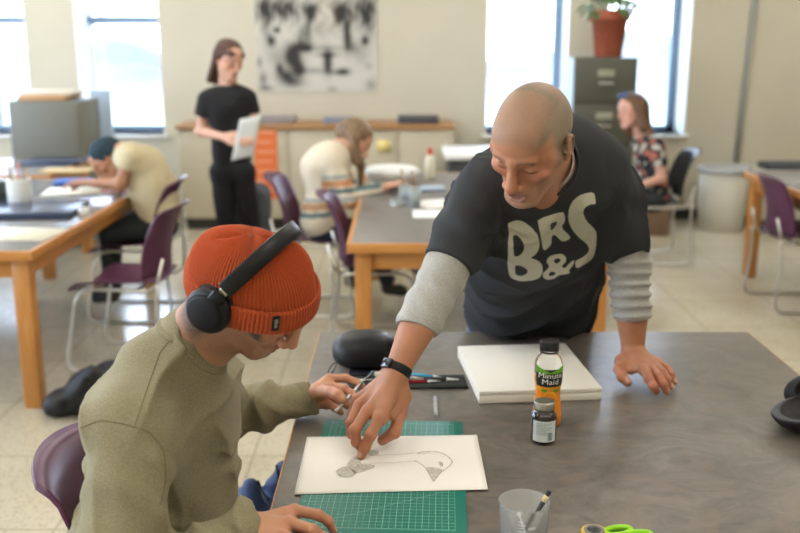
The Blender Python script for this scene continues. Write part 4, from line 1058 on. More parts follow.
# ================= chairs =================
M_pur = mat('purple_plastic', (.085,.022,.06), rough=.34, noise=.06, nscale=15)
M_chr = mat('chrome_tube', (.62,.61,.56), rough=.28, metal=1)
def make_chair(label, M_pur=M_pur):
    """faces +Y at the origin"""
    t = thing('stacking_chair', label, 'chair', (0,0,0))
    def seat(u, v):
        x = (u-.5)*.44*(1-.12*(1-v)**2); y = -.20+.42*v
        z = .455+.020*math.cos((u-.5)*3.0)*-1+.012*(2*u-1)**2-.035*max(0,(v-.82)/.18)**2+.012*(1-v)
        return (x, y, z)
    def back(u, v):
        w = .42*(1-.10*v-.12*max(0,(v-.8)/.2)**2); x = (u-.5)*w
        y = -.215-.10*v+.050*(2*u-1)**2-.03*math.sin(v*3.1)*-1-.03*max(0,(v-.9)/.1)**2; z = .49+.36*v-.015*(2*u-1)**2*v
        return (x, y, z)
    mkobj('seat', [slab(seat, 24, 24, -.008)], M_pur, t); mkobj('backrest', [slab(back, 24, 24, .009)], M_pur, t)
    for s in (-1,1):
        P = [(s*.215,-.245,.47),(s*.225,-.235,.30),(s*.235,-.26,.03),(s*.235,-.235,.012),(s*.235,-.18,.010),(s*.235,.20,.010),(s*.235,.245,.018),(s*.232,.25,.05),(s*.215,.185,.40),(s*.205,.165,.437),(s*.200,.10,.440),(s*.200,-.18,.436)]
        mkobj('sled_frame', [tube(resample(P,48), .0095, 8)], M_chr, t)
    mkobj('back_support', [tube([(-.18,-.268,.60),(-.19,-.235,.47),(-.195,-.19,.437),(-.195,-.12,.434),(.195,-.12,.434),(.195,-.19,.437),(.19,-.235,.47),(.18,-.268,.60)], .009, 8)], M_chr, t)
    mkobj('cross_bar', [tube([(-.2,.10,.436),(.2,.10,.436)], .009, 8)], M_chr, t)
    return t
def resample(P, n):
    P = np.array(P, float); s = np.r_[0, np.cumsum(np.linalg.norm(np.diff(P,axis=0),axis=1))]; t = np.linspace(0,s[-1],n)
    Q = np.stack([np.interp(t, s, P[:,k]) for k in range(3)],1)
    for _ in range(2): Q[1:-1] = (Q[:-2]+2*Q[1:-1]+Q[2:])/4
    return Q
ch = make_chair('purple plastic chair under the student in the orange beanie')
ch.location = (-.39,1.80,0); ch.rotation_euler = (0,0,-math.pi/2)
CH = 'purple stacking chairs around the tables'
ch['group'] = CH
dup(ch, (-1.42,4.80,0), math.pi/2-.12, 'empty purple chair with chrome sled legs beside the left oak table')
dup(ch, (-1.62,5.70,0), math.pi/2, 'purple chair under the slumped person in the tan shirt')
dup(ch, (-.50,5.82,0), -math.pi/2-.1, 'purple chair under the long-haired person in the cream sweater')
dup(ch, (-.12,5.14,0), -math.pi/2, 'empty purple chair pushed under the near left side of the middle oak table')
dup(ch, (2.56,5.90,0), -math.pi/2+.05, 'purple chair tucked into the far right oak table')
bc_ = make_chair('black chair under the seated person in the floral top', mat('black_plastic')); bc_.location = (1.93,7.2,0); bc_.rotation_euler = (0,0,math.pi*.5)
TZ = .7505
# ================= things on the foreground table =================
# cutting mat
mA, mB = T(325.5,420,TZ), T(462.5,422.5,TZ)
mu = nrm(mB-mA); mv = np.array([mu[1], -mu[0], 0]); mW = np.linalg.norm(mB-mA)
dr = T(459,532,TZ)-mB; mL_ = .56
Rm = np.stack([mu, -mv, [0,0,1]], 1)
mc_ = mA+mu*mW/2+mv*mL_/2
cm = thing('cutting_mat', 'green gridded cutting mat lying under the white drawing paper', 'cutting mat', mc_)
mkobj('mat_sheet', [box(mc_+[0,0,.0012], (mW,mL_,.0024), .0008, 2, Rm)], mat('mat_green', (.003,.165,.125), rough=.42), cm)
gl = []
def mline(x0,y0,x1,y1,w=.0005):
    a = np.array([x0,y0]); b = np.array([x1,y1]); d = (b-a)/np.linalg.norm(b-a); n = np.array([-d[1],d[0]])*w/2
    V = [mA+mu*p[0]+mv*p[1]+np.array([0,0,.0027]) for p in (a+n,a-n,b-n,b+n)]; gl.append((np.array(V),[(0,1,2,3)]))
bx0, by0, st_ = .020, .020, .0127
nx, ny = int((mW-.04)/st_), int((mL_-.04)/st_)
for i in range(nx+1): mline(bx0+i*st_, by0, bx0+i*st_, by0+ny*st_, .0009 if i%2==0 else .0005)
for j in range(ny+1): mline(bx0, by0+j*st_, bx0+nx*st_, by0+j*st_, .0009 if j%2==0 else .0005)
for i in range(nx*8+1):
    l = .005 if i%8==0 else .0035 if i%4==0 else .002
    mline(bx0+i*st_/8, by0-.001-l, bx0+i*st_/8, by0-.001); mline(bx0+i*st_/8, by0+ny*st_+.001, bx0+i*st_/8, by0+ny*st_+.001+l)
mline(bx0, by0+ny*st_, bx0+nx*st_, by0+ny*st_-nx*st_*.577, .0008); mline(bx0, by0, bx0+nx*st_, by0+nx*st_, .0008)
mkobj('grid_lines', gl, mat('mat_lines', (.30,.58,.45), rough=.6), cm, smooth=False)
nums = []
for k in range(0, nx//2+1):
    V, F = text_mesh(str(k), .007)
    for vv in (.0105, mL_-.0105): nums.append((mA+(bx0+k*2*st_)*mu+V[:,:1]*mu-V[:,1:2]*mv+mv*vv+np.array([0,0,.0028]), F))
for k in range(1, ny//2):
    V, F = text_mesh(str(k), .007)
    nums.append((mA+bx0*.5*mu+V[:,:1]*mu-V[:,1:2]*mv+mv*(by0+k*2*st_)+np.array([0,0,.0028]), F))
mkobj('printed_numbers', nums, MATS['mat_lines'], cm, smooth=False)
# paper with the drawing
PZ = TZ+.0030
pc4 = [T(307,437,PZ), T(477,435.5,PZ), T(488,490,PZ), T(294,494.5,PZ)]
def paper(u, v):
    p = lerp(lerp(pc4[0],pc4[1],u), lerp(pc4[3],pc4[2],u), v); return p+np.array([0,0,.0012*math.sin(u*3.1)*v+.0015*(u**6)])
pp = thing('drawing_paper', 'white sheet with a faint pencil drawing on the green mat', 'paper', lerp(pc4[0],pc4[2],.5))
V, F = slab(paper, 30, 20, .0005); mkobj('sheet', [(V, F)], mat('drawing_paper_white', (.82,.80,.74), rough=.8), pp)
pk = lambda x, y: T(330+x/5.714, 440+y/5.714, PZ+.0022)
def stroke(pts, w=.0011, closed=False):
    P = resample(np.array([pk(*p) for p in pts]+([pk(*pts[0])] if closed else [])), max(12, len(pts)*7)); V, F = [], []
    for i, p in enumerate(P):
        d = P[min(i+1,len(P)-1)]-P[max(i-1,0)]; n = nrm([-d[1],d[0],0])*w/2*(1.2+.2*math.sin(i*.7)); V += [p+n, p-n]
    for i in range(len(P)-1): F.append((2*i,2*i+1,2*i+3,2*i+2))
    return (np.array(V), F)
strokes = [stroke([(270,88),(330,84),(390,82),(440,78),(490,73)]), stroke([(180,132),(260,132),(340,130),(420,124),(480,121),(500,118)]),
 stroke([(500,78),(520,68),(560,64),(600,64),(640,74),(680,98),(700,122),(690,142),(660,165),(640,182)], .0016), stroke([(495,72),(530,78),(570,70)]),
 stroke([(480,118),(510,130),(540,152),(560,180),(575,210),(592,240),(610,215),(630,190),(642,170)], .0013), stroke([(545,158),(580,156),(610,160),(645,168)]),
 stroke([(35,180),(60,160),(95,152),(135,170),(150,185),(130,205),(95,212),(60,205)], .0014, True), stroke([(95,152),(105,130),(125,105),(150,92),(170,88)], .0013),
 stroke([(110,155),(140,190),(180,182),(250,158),(256,146),(235,140),(180,140)], .0012), stroke([(200,62),(240,58),(270,62),(278,75),(265,88),(230,90)], .0014),
 stroke([(120,120),(150,135),(175,165)]), stroke([(130,165),(160,155),(190,150)]), stroke([(150,175),(170,165),(210,160)]), stroke([(620,125),(642,128),(645,150),(628,158)])]
def patch(pts, c=8):
    P = [pk(*p) for p in chaikin([tuple(q) for q in pts], 2)]; P = [p-np.array([0,0,.0003]) for p in P]; return (np.array(P), [tuple(range(len(P)))])
shd = [patch([(35,180),(60,160),(95,152),(135,170),(150,185),(130,205),(95,212),(60,205)]), patch([(545,158),(580,156),(645,168),(630,190),(592,240),(575,210)]), patch([(105,130),(150,92),(172,110),(180,140),(235,140),(256,146),(250,158),(180,182),(140,190),(100,155)]), patch([(205,62),(240,58),(272,62),(276,76),(262,88),(225,90)]), patch([(618,124),(642,126),(646,148),(630,150)])]
mkobj('pencil_drawing', [(V, F, np.tile([.36,.34,.28],(len(V),1))) for V, F in strokes]+[(V, F, np.tile([.52,.50,.42],(len(V),1))) for V, F in shd], mat('graphite', attr=True, noise=.18, nscale=120, rough=.8), pp, smooth=False)
# white canvas panel
wz = TZ+.034
q = [T(458,346,wz), T(570,343,wz), T(600,387.5,wz), T(469,392,wz)]
q[1] = q[1]; ca = thing('canvas_panel', 'thick white canvas panel lying flat in front of the leaning man', 'canvas', lerp(q[0],q[2],.5)-[0,0,.034])
ux = nrm(((q[1]-q[0])+(q[2]-q[3]))); uy = np.array([-ux[1],ux[0],0]); wq = (np.linalg.norm(q[1]-q[0])+np.linalg.norm(q[2]-q[3]))/2; hq = abs(np.dot(q[0]-q[3],uy)); cc = (q[0]+q[1]+q[2]+q[3])/4
Rq = np.stack([ux,uy,[0,0,1]],1)
M_canvas = mat('white_canvas', (.78,.755,.68), rough=.8, bump=.25, bscale=700)
mkobj('canvas_top', [box(cc+ux*.004-[0,0,.006], (wq*.95,hq,.012), .002, 2, Rq)], M_canvas, ca)
mkobj('canvas_base', [box(cc+ux*.004-[0,0,.023], (wq*.947,hq*.997,.021), .0015, 2, Rq)], M_canvas, ca)
# juice bottle
bb = T(546.5, 424, TZ); jb = thing('juice_bottle', 'orange juice bottle with black cap standing behind the small ink bottle', 'bottle', bb)
prof = [(0,.004),(.018,.002),(.026,.0),(.0295,.004),(.0305,.014),(.0300,.030),(.0275,.055),(.0255,.075),(.0262,.095),(.0285,.110),(.0300,.125),(.0300,.150),(.0285,.162),(.024,.172),(.0175,.180),(.0165,.186),(.0165,.200)]
prof = [(r*1.12, z) for r, z in prof]
M_pet = mat('clear_pet', (.93,.95,.93), rough=.06, trans=1.0, ior=1.3)
mkobj('bottle_body', [lathe(prof, bb, 56)], M_pet, jb)
mkobj('juice', [lathe([(0,.006)]+[(r-.0014,z) for r,z in prof if .003 < z < .1235]+[(.0318,.122),(0,.122)], bb, 48)], mat('orange_juice', (.85,.26,.008), rough=.35, spec=.4), jb)
def rprof(z):
    zs = [p[1] for p in prof[2:]]; rs = [p[0] for p in prof[2:]]; return float(np.interp(z, zs, rs))
def wrap(c, rf, x, z, off, rot=0.0):   # x metres around, facing the viewer
    r = rf(z)+off; a = -math.pi/2+rot+x/.0295; return c+np.array([r*math.cos(a), r*math.sin(a), z])
def wlabel(name, x0, x1, z0, z1, m, parent, c=bb, rf=rprof, off=.0006, rot=0.0, shape=None):
    def f(u, v):
        z = z0+(z1-z0)*v
        if shape: z = z0+(shape(u)-z0)*v
        return wrap(c, rf, x0+(x1-x0)*u, z, off, rot)
    return mkobj(name, [grid(f, 60, 14)], m, parent)
lb = wlabel('label', -.0926, .0926, .026, .118, mat('label_orange', (.80,.25,.012), rough=.4), jb)
wlabel('label_band', -.034, .034, .106, .150, mat('label_black', (.012,.016,.010), rough=.4), jb, off=.0010)
wlabel('label_leaf', -.034, .034, .140, .158, mat('label_green', (.13,.36,.02), rough=.45), jb, off=.0015, shape=lambda u: .142+.016*abs(2*u-1)**.8)
wlabel('label_lower_band', -.034, .034, .098, .106, mat('label_amber', (.85,.36,.03), rough=.4), jb, off=.0012)
tx = []
for s, z in (('Minute', .1345), ('Maid', .119)):
    V, F = text_mesh(s, .0185); V[:,0] *= 1.0
    tx.append((np.array([wrap(bb, rprof, v[0], z+v[1], .0022) for v in V]), F))
mkobj('label_lettering', tx, mat('label_white', (.85,.85,.80), rough=.5), jb, smooth=False)
def disc(cx, cz, r, n=28, off=.0016, sq=1.0, a0=0, a1=2*math.pi):
    V = [wrap(bb, rprof, cx, cz, off)]+[wrap(bb, rprof, cx+r*math.cos(a0+(a1-a0)*k/n), cz+r*sq*math.sin(a0+(a1-a0)*k/n), off) for k in range(n+1)]
    return (np.array(V), [(0,k+1,k+2) for k in range(n)])
mkobj('printed_orange', [disc(0,.078,.0175)], mat('fruit_peel', (.88,.40,.04), rough=.45), jb)
mkobj('printed_flesh', [disc(0,.0755,.0145,off=.0020)], mat('fruit_flesh', (.86,.30,.02), rough=.45), jb)
mkobj('printed_leaves', [disc(-.013,.0965,.007,off=.0022,sq=.55), disc(.014,.0965,.007,off=.0022,sq=.55)], MATS['label_green'], jb)
def ribbed(r, z0, z1, n, c, amp=.0006):
    def f(u, v):
        a = 2*math.pi*u; pr = [(r-.002,z0),(r,z0+.001),(r,z1-.0025),(r-.0008,z1-.0008),(r-.003,z1),(r*.5,z1),(1e-4,z1)]; j = v*(len(pr)-1); i = min(int(j),len(pr)-2); p = lerp(pr[i],pr[i+1],j-i)
        rr = p[0]+(amp*math.cos(n*a) if z0 < p[1] < z1-.002 else 0); return c+np.array([rr*math.cos(a), rr*math.sin(a), p[1]])
    return grid(f, n*4, 19, closeu=True)
mkobj('cap', [ribbed(.0225,.190,.213,50,bb)], mat('black_cap', (.02,.02,.021), rough=.45), jb)
mkobj('neck_ring', [lathe([(.0180,.184),(.0225,.184),(.0225,.188),(.0180,.188)], bb, 40)], MATS['black_cap'], jb)
# small ink bottle
ib = T(543, 441, TZ); ik = thing('ink_bottle', 'small dark ink bottle with silver cap and white label in front of the juice', 'bottle', ib)
ip = [(r*1.15, z*1.22) for r, z in [(0,.002),(.020,.001),(.0248,.003),(.0262,.007),(.0262,.050),(.0250,.057),(.020,.062),(.0185,.064),(.0185,.070)]]
mkobj('bottle_body', [lathe(ip, ib, 56), lathe([(.0212,.0854),(1e-4,.0854)], ib, 56)], mat('dark_ink_glass', (.012,.004,.003), rough=.08, spec=.7, coat=.6), ik)
rfi = lambda z: .0302
wlabel('label', -.030, .026, .010, .060, mat('ink_label', (.60,.66,.66), rough=.5), ik, c=ib, rf=rfi)
tx = []
for k in range(8):
    z = .0555-k*.0038; V, F = boxb((0,0,0),(1,1,1)); L_ = .034-.006*((k*7)%3)
    tx.append(grid(lambda u,v: wrap(ib, rfi, -.021+L_*u, z-.0011*v, .0011), 24, 2))
V, F = text_mesh('INK', .006)
mkobj('label_fine_print', tx, mat('ink_print', (.20,.26,.30), rough=.6), ik, smooth=False)
mkobj('barcode', [grid(lambda u,v: wrap(ib, rfi, .006+k*.0018+.0009*u, .014+.018*v, .0012), 3, 2) for k in range(6)], mat('barcode_ink', (.09,.14,.20), rough=.6), ik, smooth=False)
mkobj('cap', [ribbed(.0238,.080,.100,40,ib,.0004)], mat('silver_cap', (.55,.53,.48), rough=.28, metal=1), ik)
# translucent measuring cup
cb = T(524, 545, TZ); CR, CH_ = .0385, .105; KB = 1.17
cupt = T(524.5, 501, TZ+CH_); cb = np.array([cupt[0], cupt[1], TZ])
cu = thing('plastic_beaker', 'frosted clear plastic beaker holding a brush at the bottom of the view', 'beaker', cb)
M_frost = mat('frosted_plastic', (.94,.96,.96), rough=.22, trans=.85, ior=1.15)
mkobj('beaker_wall', [lathe([(r*KB,z) for r,z in [(0,.001),(.033,.0),(.0345,.003),(.0385,.103),(.0392,.105),(.0384,.1062),(.0372,.105),(.0332,.004),(0,.003)]], cb, 64)], M_frost, cu)
def bwrap(x, z, off): r = (.0345+.004*z/.103)*KB+off; a = -math.pi/2-.25+x/.037; return cb+np.array([r*math.cos(a), r*math.sin(a), z])
tk = [grid(lambda u,v: bwrap(-.004+(.012 if k%2==0 else .007)*u, .02+k*.006+.0007*v, .0006), 6, 2) for k in range(12)]
for k, s in enumerate(('50','100','150')):
    V, F = text_mesh(s, .007); tk.append((np.array([bwrap(v[0]+.016, .03+k*.022+v[1], .0006) for v in V]), F))
mkobj('volume_marks', tk, mat('beaker_marks', (.80,.86,.88), rough=.5), cu, smooth=False)
def stick(name, label, cat, segs, a, b, group=None):
    """segs: (t0,t1,r0,r1,material,part)"""
    a = np.array(a); b = np.array(b); t = thing(name, label, cat, a, group)
    for t0, t1, r0, r1, m, pn in segs: mkobj(pn, [tube([lerp(a,b,t0), lerp(a,b,(t0+t1)/2), lerp(a,b,t1)], [r0,(r0+r1)/2,r1], 14)], m, t)
    return t
br_top = T(549.5, 491, TZ+.125); br_bot = cb+np.array([-.012,.004,.006])
stick('paint_brush', 'black handled brush with pale band leaning in the frosted beaker', 'brush', [(0,.10,.001,.004,mat('brush_hair',(.10,.06,.03),rough=.8),'bristles'),(.10,.22,.0045,.0045,mat('ferrule',(.6,.6,.6),rough=.3,metal=1),'ferrule'),(.22,.83,.0038,.0045,MATS['black_cap'],'handle'),(.83,.93,.0047,.0047,mat('pale_wood',(.70,.55,.28),rough=.5),'handle_band'),(.93,1.0,.0047,.0045,MATS['black_cap'],'handle_end')], br_bot, br_top)
sw_top = T(518.5, 514, TZ+.088); sw_bot = cb+np.array([.012,-.008,.006])
stick('cotton_swab', 'thin white tipped stick standing inside the frosted beaker', 'swab', [(0,.94,.0016,.0016,mat('white_stick',(.8,.8,.78),rough=.5),'stick'),(.93,1.0,.0036,.0030,mat('cotton',(.9,.9,.9),rough=.9),'cotton_tip')], sw_bot, sw_top)
# scissors
scz = TZ+.007
sc_ = thing('scissors', 'lime green handled scissors lying at the bottom edge of the table', 'scissors', T(618,532,TZ))
def loop(cx, cy, rx, ry, rot, m, name, w=.0055):
    c = T(cx, cy, scz); P = []
    for k in range(41):
        a = 2*math.pi*k/40; x = rx*math.cos(a); y = ry*math.sin(a); P.append(c+np.array([x*math.cos(rot)-y*math.sin(rot), x*math.sin(rot)+y*math.cos(rot), 0]))
    return mkobj(name, [tube(P, w, 12, caps=False)], m, sc_)
M_lime = mat('lime_plastic', (.26,.62,.01), rough=.35)
loop(618, 531, .026, .013, .30, M_lime, 'handle_loop'); loop(636, 536, .030, .013, .25, M_lime, 'handle_loop')
p0, p1, p2 = T(606,535,scz), T(594,548,scz), T(560,590,scz)
mkobj('blade', [strap([p0,p1,p2], [0,0,1.0], .001, .001)] if False else [prism([(0,0),(.02,.006),(.12,.002),(.135,-.004),(.02,-.008)], -.001, .001, wbasis((p2-p1),(0,0,1))[:, [1,0,2]]@np.diag([1,-1,1]), p0)], mat('scissor_steel',(.6,.6,.6),rough=.2,metal=1), sc_, smooth=False)
mkobj('blade', [prism([(0,0),(.02,.008),(.12,.004),(.135,-.002),(.02,-.006)], -.003, -.0012, wbasis((p2-p1)+np.array([.02,0,0]),(0,0,1))[:, [1,0,2]]@np.diag([1,-1,1]), p0)], MATS['scissor_steel'], sc_, smooth=False)
# tape/roll behind the scissors: yellow ring with grey core
tr = T(594, 533, TZ+.006); tp = thing('tape_ring', 'yellow rimmed grey ring lying beside the green scissors', 'ring', tr-[0,0,.006])
mkobj('rim', [lathe([(.0190,-.006),(.0235,-.006),(.0245,-.002),(.0245,.003),(.0230,.006),(.0195,.006),(.0190,-.006)], tr, 48)], mat('yellow_plastic', (.72,.46,.02), rough=.4), tp)
mkobj('core', [lathe([(.0130,-.006),(.0189,-.006),(.0189,.0075),(.0175,.0085),(.0140,.0080),(.0130,.005),(.0130,-.006)], tr, 48)], mat('grey_rubber', (.20,.20,.20), rough=.5), tp)
# black headphone case
hcx = T(362, 372, TZ); hc = thing('hard_case', 'black oval zipped hard case beside the student and the leaning man', 'case', hcx)
def oval(zs, rs, c, rx, ry, rot, n=72, tilt=0):
    V = []
    for z, r in zip(zs, rs):
        for k in range(n):
            a = 2*math.pi*k/n; x = rx*r*(abs(math.cos(a))**.85)*(1 if math.cos(a)>0 else -1); y = ry*r*(abs(math.sin(a))**.85)*(1 if math.sin(a)>0 else -1)
            V.append((x*math.cos(rot)-y*math.sin(rot), x*math.sin(rot)+y*math.cos(rot), z))
    m = len(zs); F = [(i*n+k, i*n+(k+1)%n, (i+1)*n+(k+1)%n, (i+1)*n+k) for i in range(m-1) for k in range(n)]
    return (np.array(V)+np.array(c), F)
hcc = (T(362, 366, TZ+.0)+0); hcc = np.array([U(364,360,2.5)[0], 2.58, TZ]); rx_, ry_ = .094, .076
th = np.linspace(-math.pi/2, 0, 14); zs = .036+.036*np.sin(th); rs = np.cos(th)**.55
mkobj('lower_shell', [oval(list(zs), list(rs*.985+.0001), hcc, rx_, ry_, .12)], mat('case_leatherette', (.010,.010,.011), rough=.40, spec=.3, bump=.25, bscale=260), hc)
th = np.linspace(0, math.pi/2, 18); zs2 = .043+.056*np.sin(th)**1.0; rs2 = np.cos(th)**.62
mkobj('lid', [oval(list(zs2), list(rs2*1.0+.0001), hcc, rx_, ry_, .12)], MATS['case_leatherette'], hc)
mkobj('zip_band', [oval([.035,.037,.0415,.0435], [.955,.975,.975,.955], hcc, rx_, ry_, .12)], mat('zip_tape', (.006,.006,.006), rough=.7), hc)
l0 = U(334, 361, 2.40); l0 = np.array([l0[0], 2.42, TZ+.030])
mkobj('pull_loop', [tube(resample([T(336,362,TZ+.03), T(331,366,TZ+.02), T(328,372,TZ+.008), T(328.5,375.5,TZ+.004), T(331,374,TZ+.006), T(335,368,TZ+.018), T(337,362,TZ+.03)], 30), .0016, 8)], MATS['zip_tape'], hc)
# open tool roll with pens
rl = [T(352,377.5,TZ+.002), T(464,376,TZ+.002), T(468,388,TZ+.002), T(345,389,TZ+.002)]
tl_ = tag(mkobj('tool_roll', [slab(lambda u,v: lerp(lerp(rl[0],rl[1],u),lerp(rl[3],rl[2],u),v)+np.array([0,0,.001+.001*math.sin(u*9)]), 40, 6, .002), tube([lerp(rl[3],rl[2],k/8)+np.array([0,0,.002]) for k in range(9)], .0028, 8)], mat('black_canvas', (.012,.013,.014), rough=.8), loc=lerp(rl[0],rl[2],.5)), 'flat black fabric tool roll lying open under the pens', 'tool roll')
M_steel = mat('pen_steel', (.55,.55,.52), rough=.3, metal=1)
def pen(name, label, cat, a, b, body, r=.004, z=.0075, seg=None):
    a = T(*a, TZ+z); b = T(*b, TZ+z)
    return stick(name, label, cat, seg or [(0,.82,r,r,body,'barrel'),(.82,1.0,r*.95,r*.25,M_steel,'tip')], a, b, 'pens on the black tool roll')
pen('pen', 'light blue pencil furthest back on the black tool roll', 'pencil', (398,372.5), (441,377), mat('sky_blue', (.03,.42,.70), rough=.4), .0035, .009)
pen('pen', 'black and silver pen with pale tip between the blue and red ones', 'pen', (396,378), (459,379.5), MATS['black_cap'], .0045, .008, [(0,.45,.0042,.0045,M_steel,'barrel'),(.45,.80,.0050,.0052,MATS['black_cap'],'grip'),(.80,1.0,.0048,.0012,mat('clear_tip',(.6,.6,.58),rough=.3),'tip')])
pen('pen', 'dark red pen nearest the front edge of the tool roll', 'pen', (392,382), (441,381), mat('pen_red', (.30,.008,.012), rough=.35), .0042, .007, [(0,.72,.0042,.0042,mat('pen_red'),'barrel'),(.72,1.0,.0040,.0022,M_steel,'tip')])
pen('craft_knife', 'thin silver handled tool left of the wristwatch on the tool roll', 'tool', (352,379.5), (383,381), M_steel, .003, .008)
er = T(379,374.5,TZ+.008); tag(mkobj('eraser', [box(er, (.024,.020,.012), .002, 2), box(er+[0,0,-.0],(.0245,.009,.0124),.001)], mat('white_eraser', (.62,.62,.50), rough=.6), loc=er), 'small whitish eraser block left of the watch wrist', 'eraser')
ph_ = T(360,372,TZ+.004); tag(mkobj('dark_pouch', [box(ph_, (.060,.052,.007), .003, 3)], mat('pouch_navy', (.008,.009,.016), rough=.5), loc=ph_), 'small flat dark pouch in front of the black hard case', 'pouch')
# clear tube / glue stick lying on the table
stick('clear_tube', 'small clear plastic tube lying between the drawing and the canvas', 'tube', [(0,1.0,.0052,.0052,mat('clear_plastic_tube',(.85,.86,.84),rough=.15,trans=.75,ior=1.25),'barrel')], T(436.5,414.5,TZ+.006), T(434.8,398,TZ+.006))
# knife in the student's hand
kn0, kn1 = T(335.5,411.5,.800), T(373,370.5,.842)
M_al = mat('brushed_aluminium', (.66,.65,.62), rough=.32, metal=1)
kf = stick('craft_knife', 'silver craft knife held upright in the seated student\'s hand', 'knife', [(0,.10,.0048,.0030,M_al,'handle_end'),(.10,.30,.0030,.0030,M_al,'handle_neck'),(.30,.70,.0042,.0044,M_al,'handle'),(.70,.80,.0046,.0036,mat('knife_collar',(.4,.4,.4),rough=.25,metal=1),'collar')], kn0, kn1)
d = nrm(kn1-kn0); sd = nrm(np.cross(d,[0,-.4,1])); b0 = lerp(kn0,kn1,.79)
nn_ = np.cross(d, sd); bl = [b0-sd*.0028, b0+sd*.0028, kn1-d*.006+sd*.0028, kn1-sd*.002]
mkobj('blade', [(np.array([p+nn_*.0003 for p in bl]+[p-nn_*.0003 for p in bl]), [(0,1,2,3),(7,6,5,4),(0,4,5,1),(1,5,6,2),(2,6,7,3),(3,7,4,0)])], mat('blade_steel',(.30,.38,.55),rough=.2,metal=1), kf, smooth=False)
# black case at the table's right edge
rc = thing('black_case', 'black open hard case at the right edge of the table', 'case', T(800,425,TZ))
S = Shape(); c0 = T(800,414,TZ+.045); S.u(Ell(c0+[.05,.0,.0], (.115,.085,.048)), 0); S.i(Plane(c0+[0,0,.012],(-.25,0,1)), .003); S.s(Ell(c0+[.05,0,.02], (.105,.075,.04)), .003); S.i(Plane(np.array([0,0,TZ+.001]),(0,0,-1)), .002)
mkobj('lower_shell', [nets(S, .0025)[:2]], MATS['case_leatherette'], rc)
S = Shape(); c1 = T(812,396,TZ+.055); S.u(Ell(c1+[.03,.03,-.005], (.085,.05,.052)), 0); S.s(Ell(c1+[.03,.0,.01], (.07,.04,.04)), .004); S.i(Plane(np.array([0,0,TZ+.001]),(0,0,-1)), .002)
mkobj('lid', [nets(S, .0025)[:2]], MATS['zip_tape'], rc)
# navy backpack standing on the floor by the student's knees
bpk = thing('backpack', 'navy blue backpack with black zips on the floor between student and table', 'backpack', (-.40,2.42,0))
S = Shape(); S.u(RBox((-.415,2.44,.20), (.095,.15,.20), .07), 0); S.u(Cone((-.415,2.36,.36),(-.405,2.38,.475),.060,.022), .04); S.u(Cone((-.36,2.50,.36),(-.325,2.47,.475),.060,.024), .03); S.u(Cone((-.47,2.32,.22),(-.475,2.32,.36),.065,.045), .03)
S.d(lambda P: (noise3(P,22,3)*.006+np.sin(P[:,2]*60+P[:,0]*40+noise3(P,16)*2)*.0025).astype(F32))
Vb, Qb, _ = nets(S, .005); mkobj('bag_body', [(Vb,Qb)], mat('navy_nylon', (.016,.035,.10), rough=.6, col2=(.022,.050,.13), nscale=60, bump=.3, bscale=300), bpk)
bvb = BVHTree.FromPolygons([tuple(v) for v in Vb], [tuple(q) for q in Qb.tolist()])
for ln in ([(270,442),(274,455),(278,470),(281,485)], [(257,481),(262,492),(268,500)]):
    p = drape(ln, bvb, .001, 30)
    if len(p) > 4: mkobj('zip', [tube(smooth_path(p), .0045, 8)], MATS['zip_tape'], bpk)

# ================= things on the other tables and around the room =================
def T2(px, py, z=.7505): return T(px, py, z)
def flatbox(name, label, cat, px, py, w, d, h, m, rot=0, z=.7508, bev=.003, part=None):
    c = T2(px, py, z); R = np.array([[math.cos(rot),-math.sin(rot),0],[math.sin(rot),math.cos(rot),0],[0,0,1]])
    return tag(mkobj(name, [box(c+[0,0,h/2], (w,d,h), bev, 2, R)], m, loc=c), label, cat)
flatbox('portfolio_case', 'black portfolio case flat near the front of the left oak table', 'portfolio', 22, 213, .62, .42, .035, mat('portfolio_black', (.03,.045,.09), rough=.25, spec=.7), .08)
flatbox('paper', 'cream sheet of paper at the front corner of the left oak table', 'paper', 8, 234, .48, .30, .003, mat('cream_paper', (.74,.72,.60), rough=.8), -.1, bev=0)
flatbox('portfolio_case', 'blue black portfolio at the far end of the left oak table', 'portfolio', 56, 163, .42, .3, .03, MATS['portfolio_black'], .0)
flatbox('paper', 'white papers in front of the slumped person in tan', 'paper', 84, 191, .46, .30, .004, MATS['cream_paper'], .15, bev=0)
flatbox('paper', 'pinkish folder at the table edge below the slumped person', 'paper', 118, 191, .20, .22, .008, mat('pink_folder', (.35,.17,.15), rough=.6), .1)
flatbox('cardboard_tray', 'tan tray of supplies behind the white papers at left', 'tray', 68, 172, .34, .18, .02, mat('tan_card', (.55,.42,.22), rough=.8), .0)
flatbox('plastic_bag', 'blue crumpled cloth under the slumped person\'s hands', 'cloth', 74, 184, .24, .14, .03, mat('blue_cloth', (.05,.14,.45), rough=.6), .2, bev=.012)
def jar(name, label, cat, px, py, r, h, m, fill=None, items=0, z=.7505, im=None, group=None, cols=None):
    c = T2(px, py, z); t = thing(name, label, cat, c, group)
    mkobj('jar_wall', [lathe([(0,.003),(r*.9,0),(r,.006),(r,h*.8),(r*.94,h*.9),(r*.97,h),(r*.90,h),(r*.88,h*.9),(r*.92,h*.8),(r*.92,.008),(0,.006)], c, 28)], m, t)
    if fill: mkobj('contents', [lathe([(0,.009),(r*.85,.009),(r*.85,h*.7),(0,h*.7)], c, 24)], fill, t)
    return t
M_jar = mat('jar_glass', (.85,.9,.9), rough=.1, trans=.8, ior=1.2)
jar('glass_jar', 'cloudy jar of pencils standing on the left oak table', 'jar', 21, 207, .065, .16, mat('cloudy_jar', (.70,.72,.68), rough=.3), None)
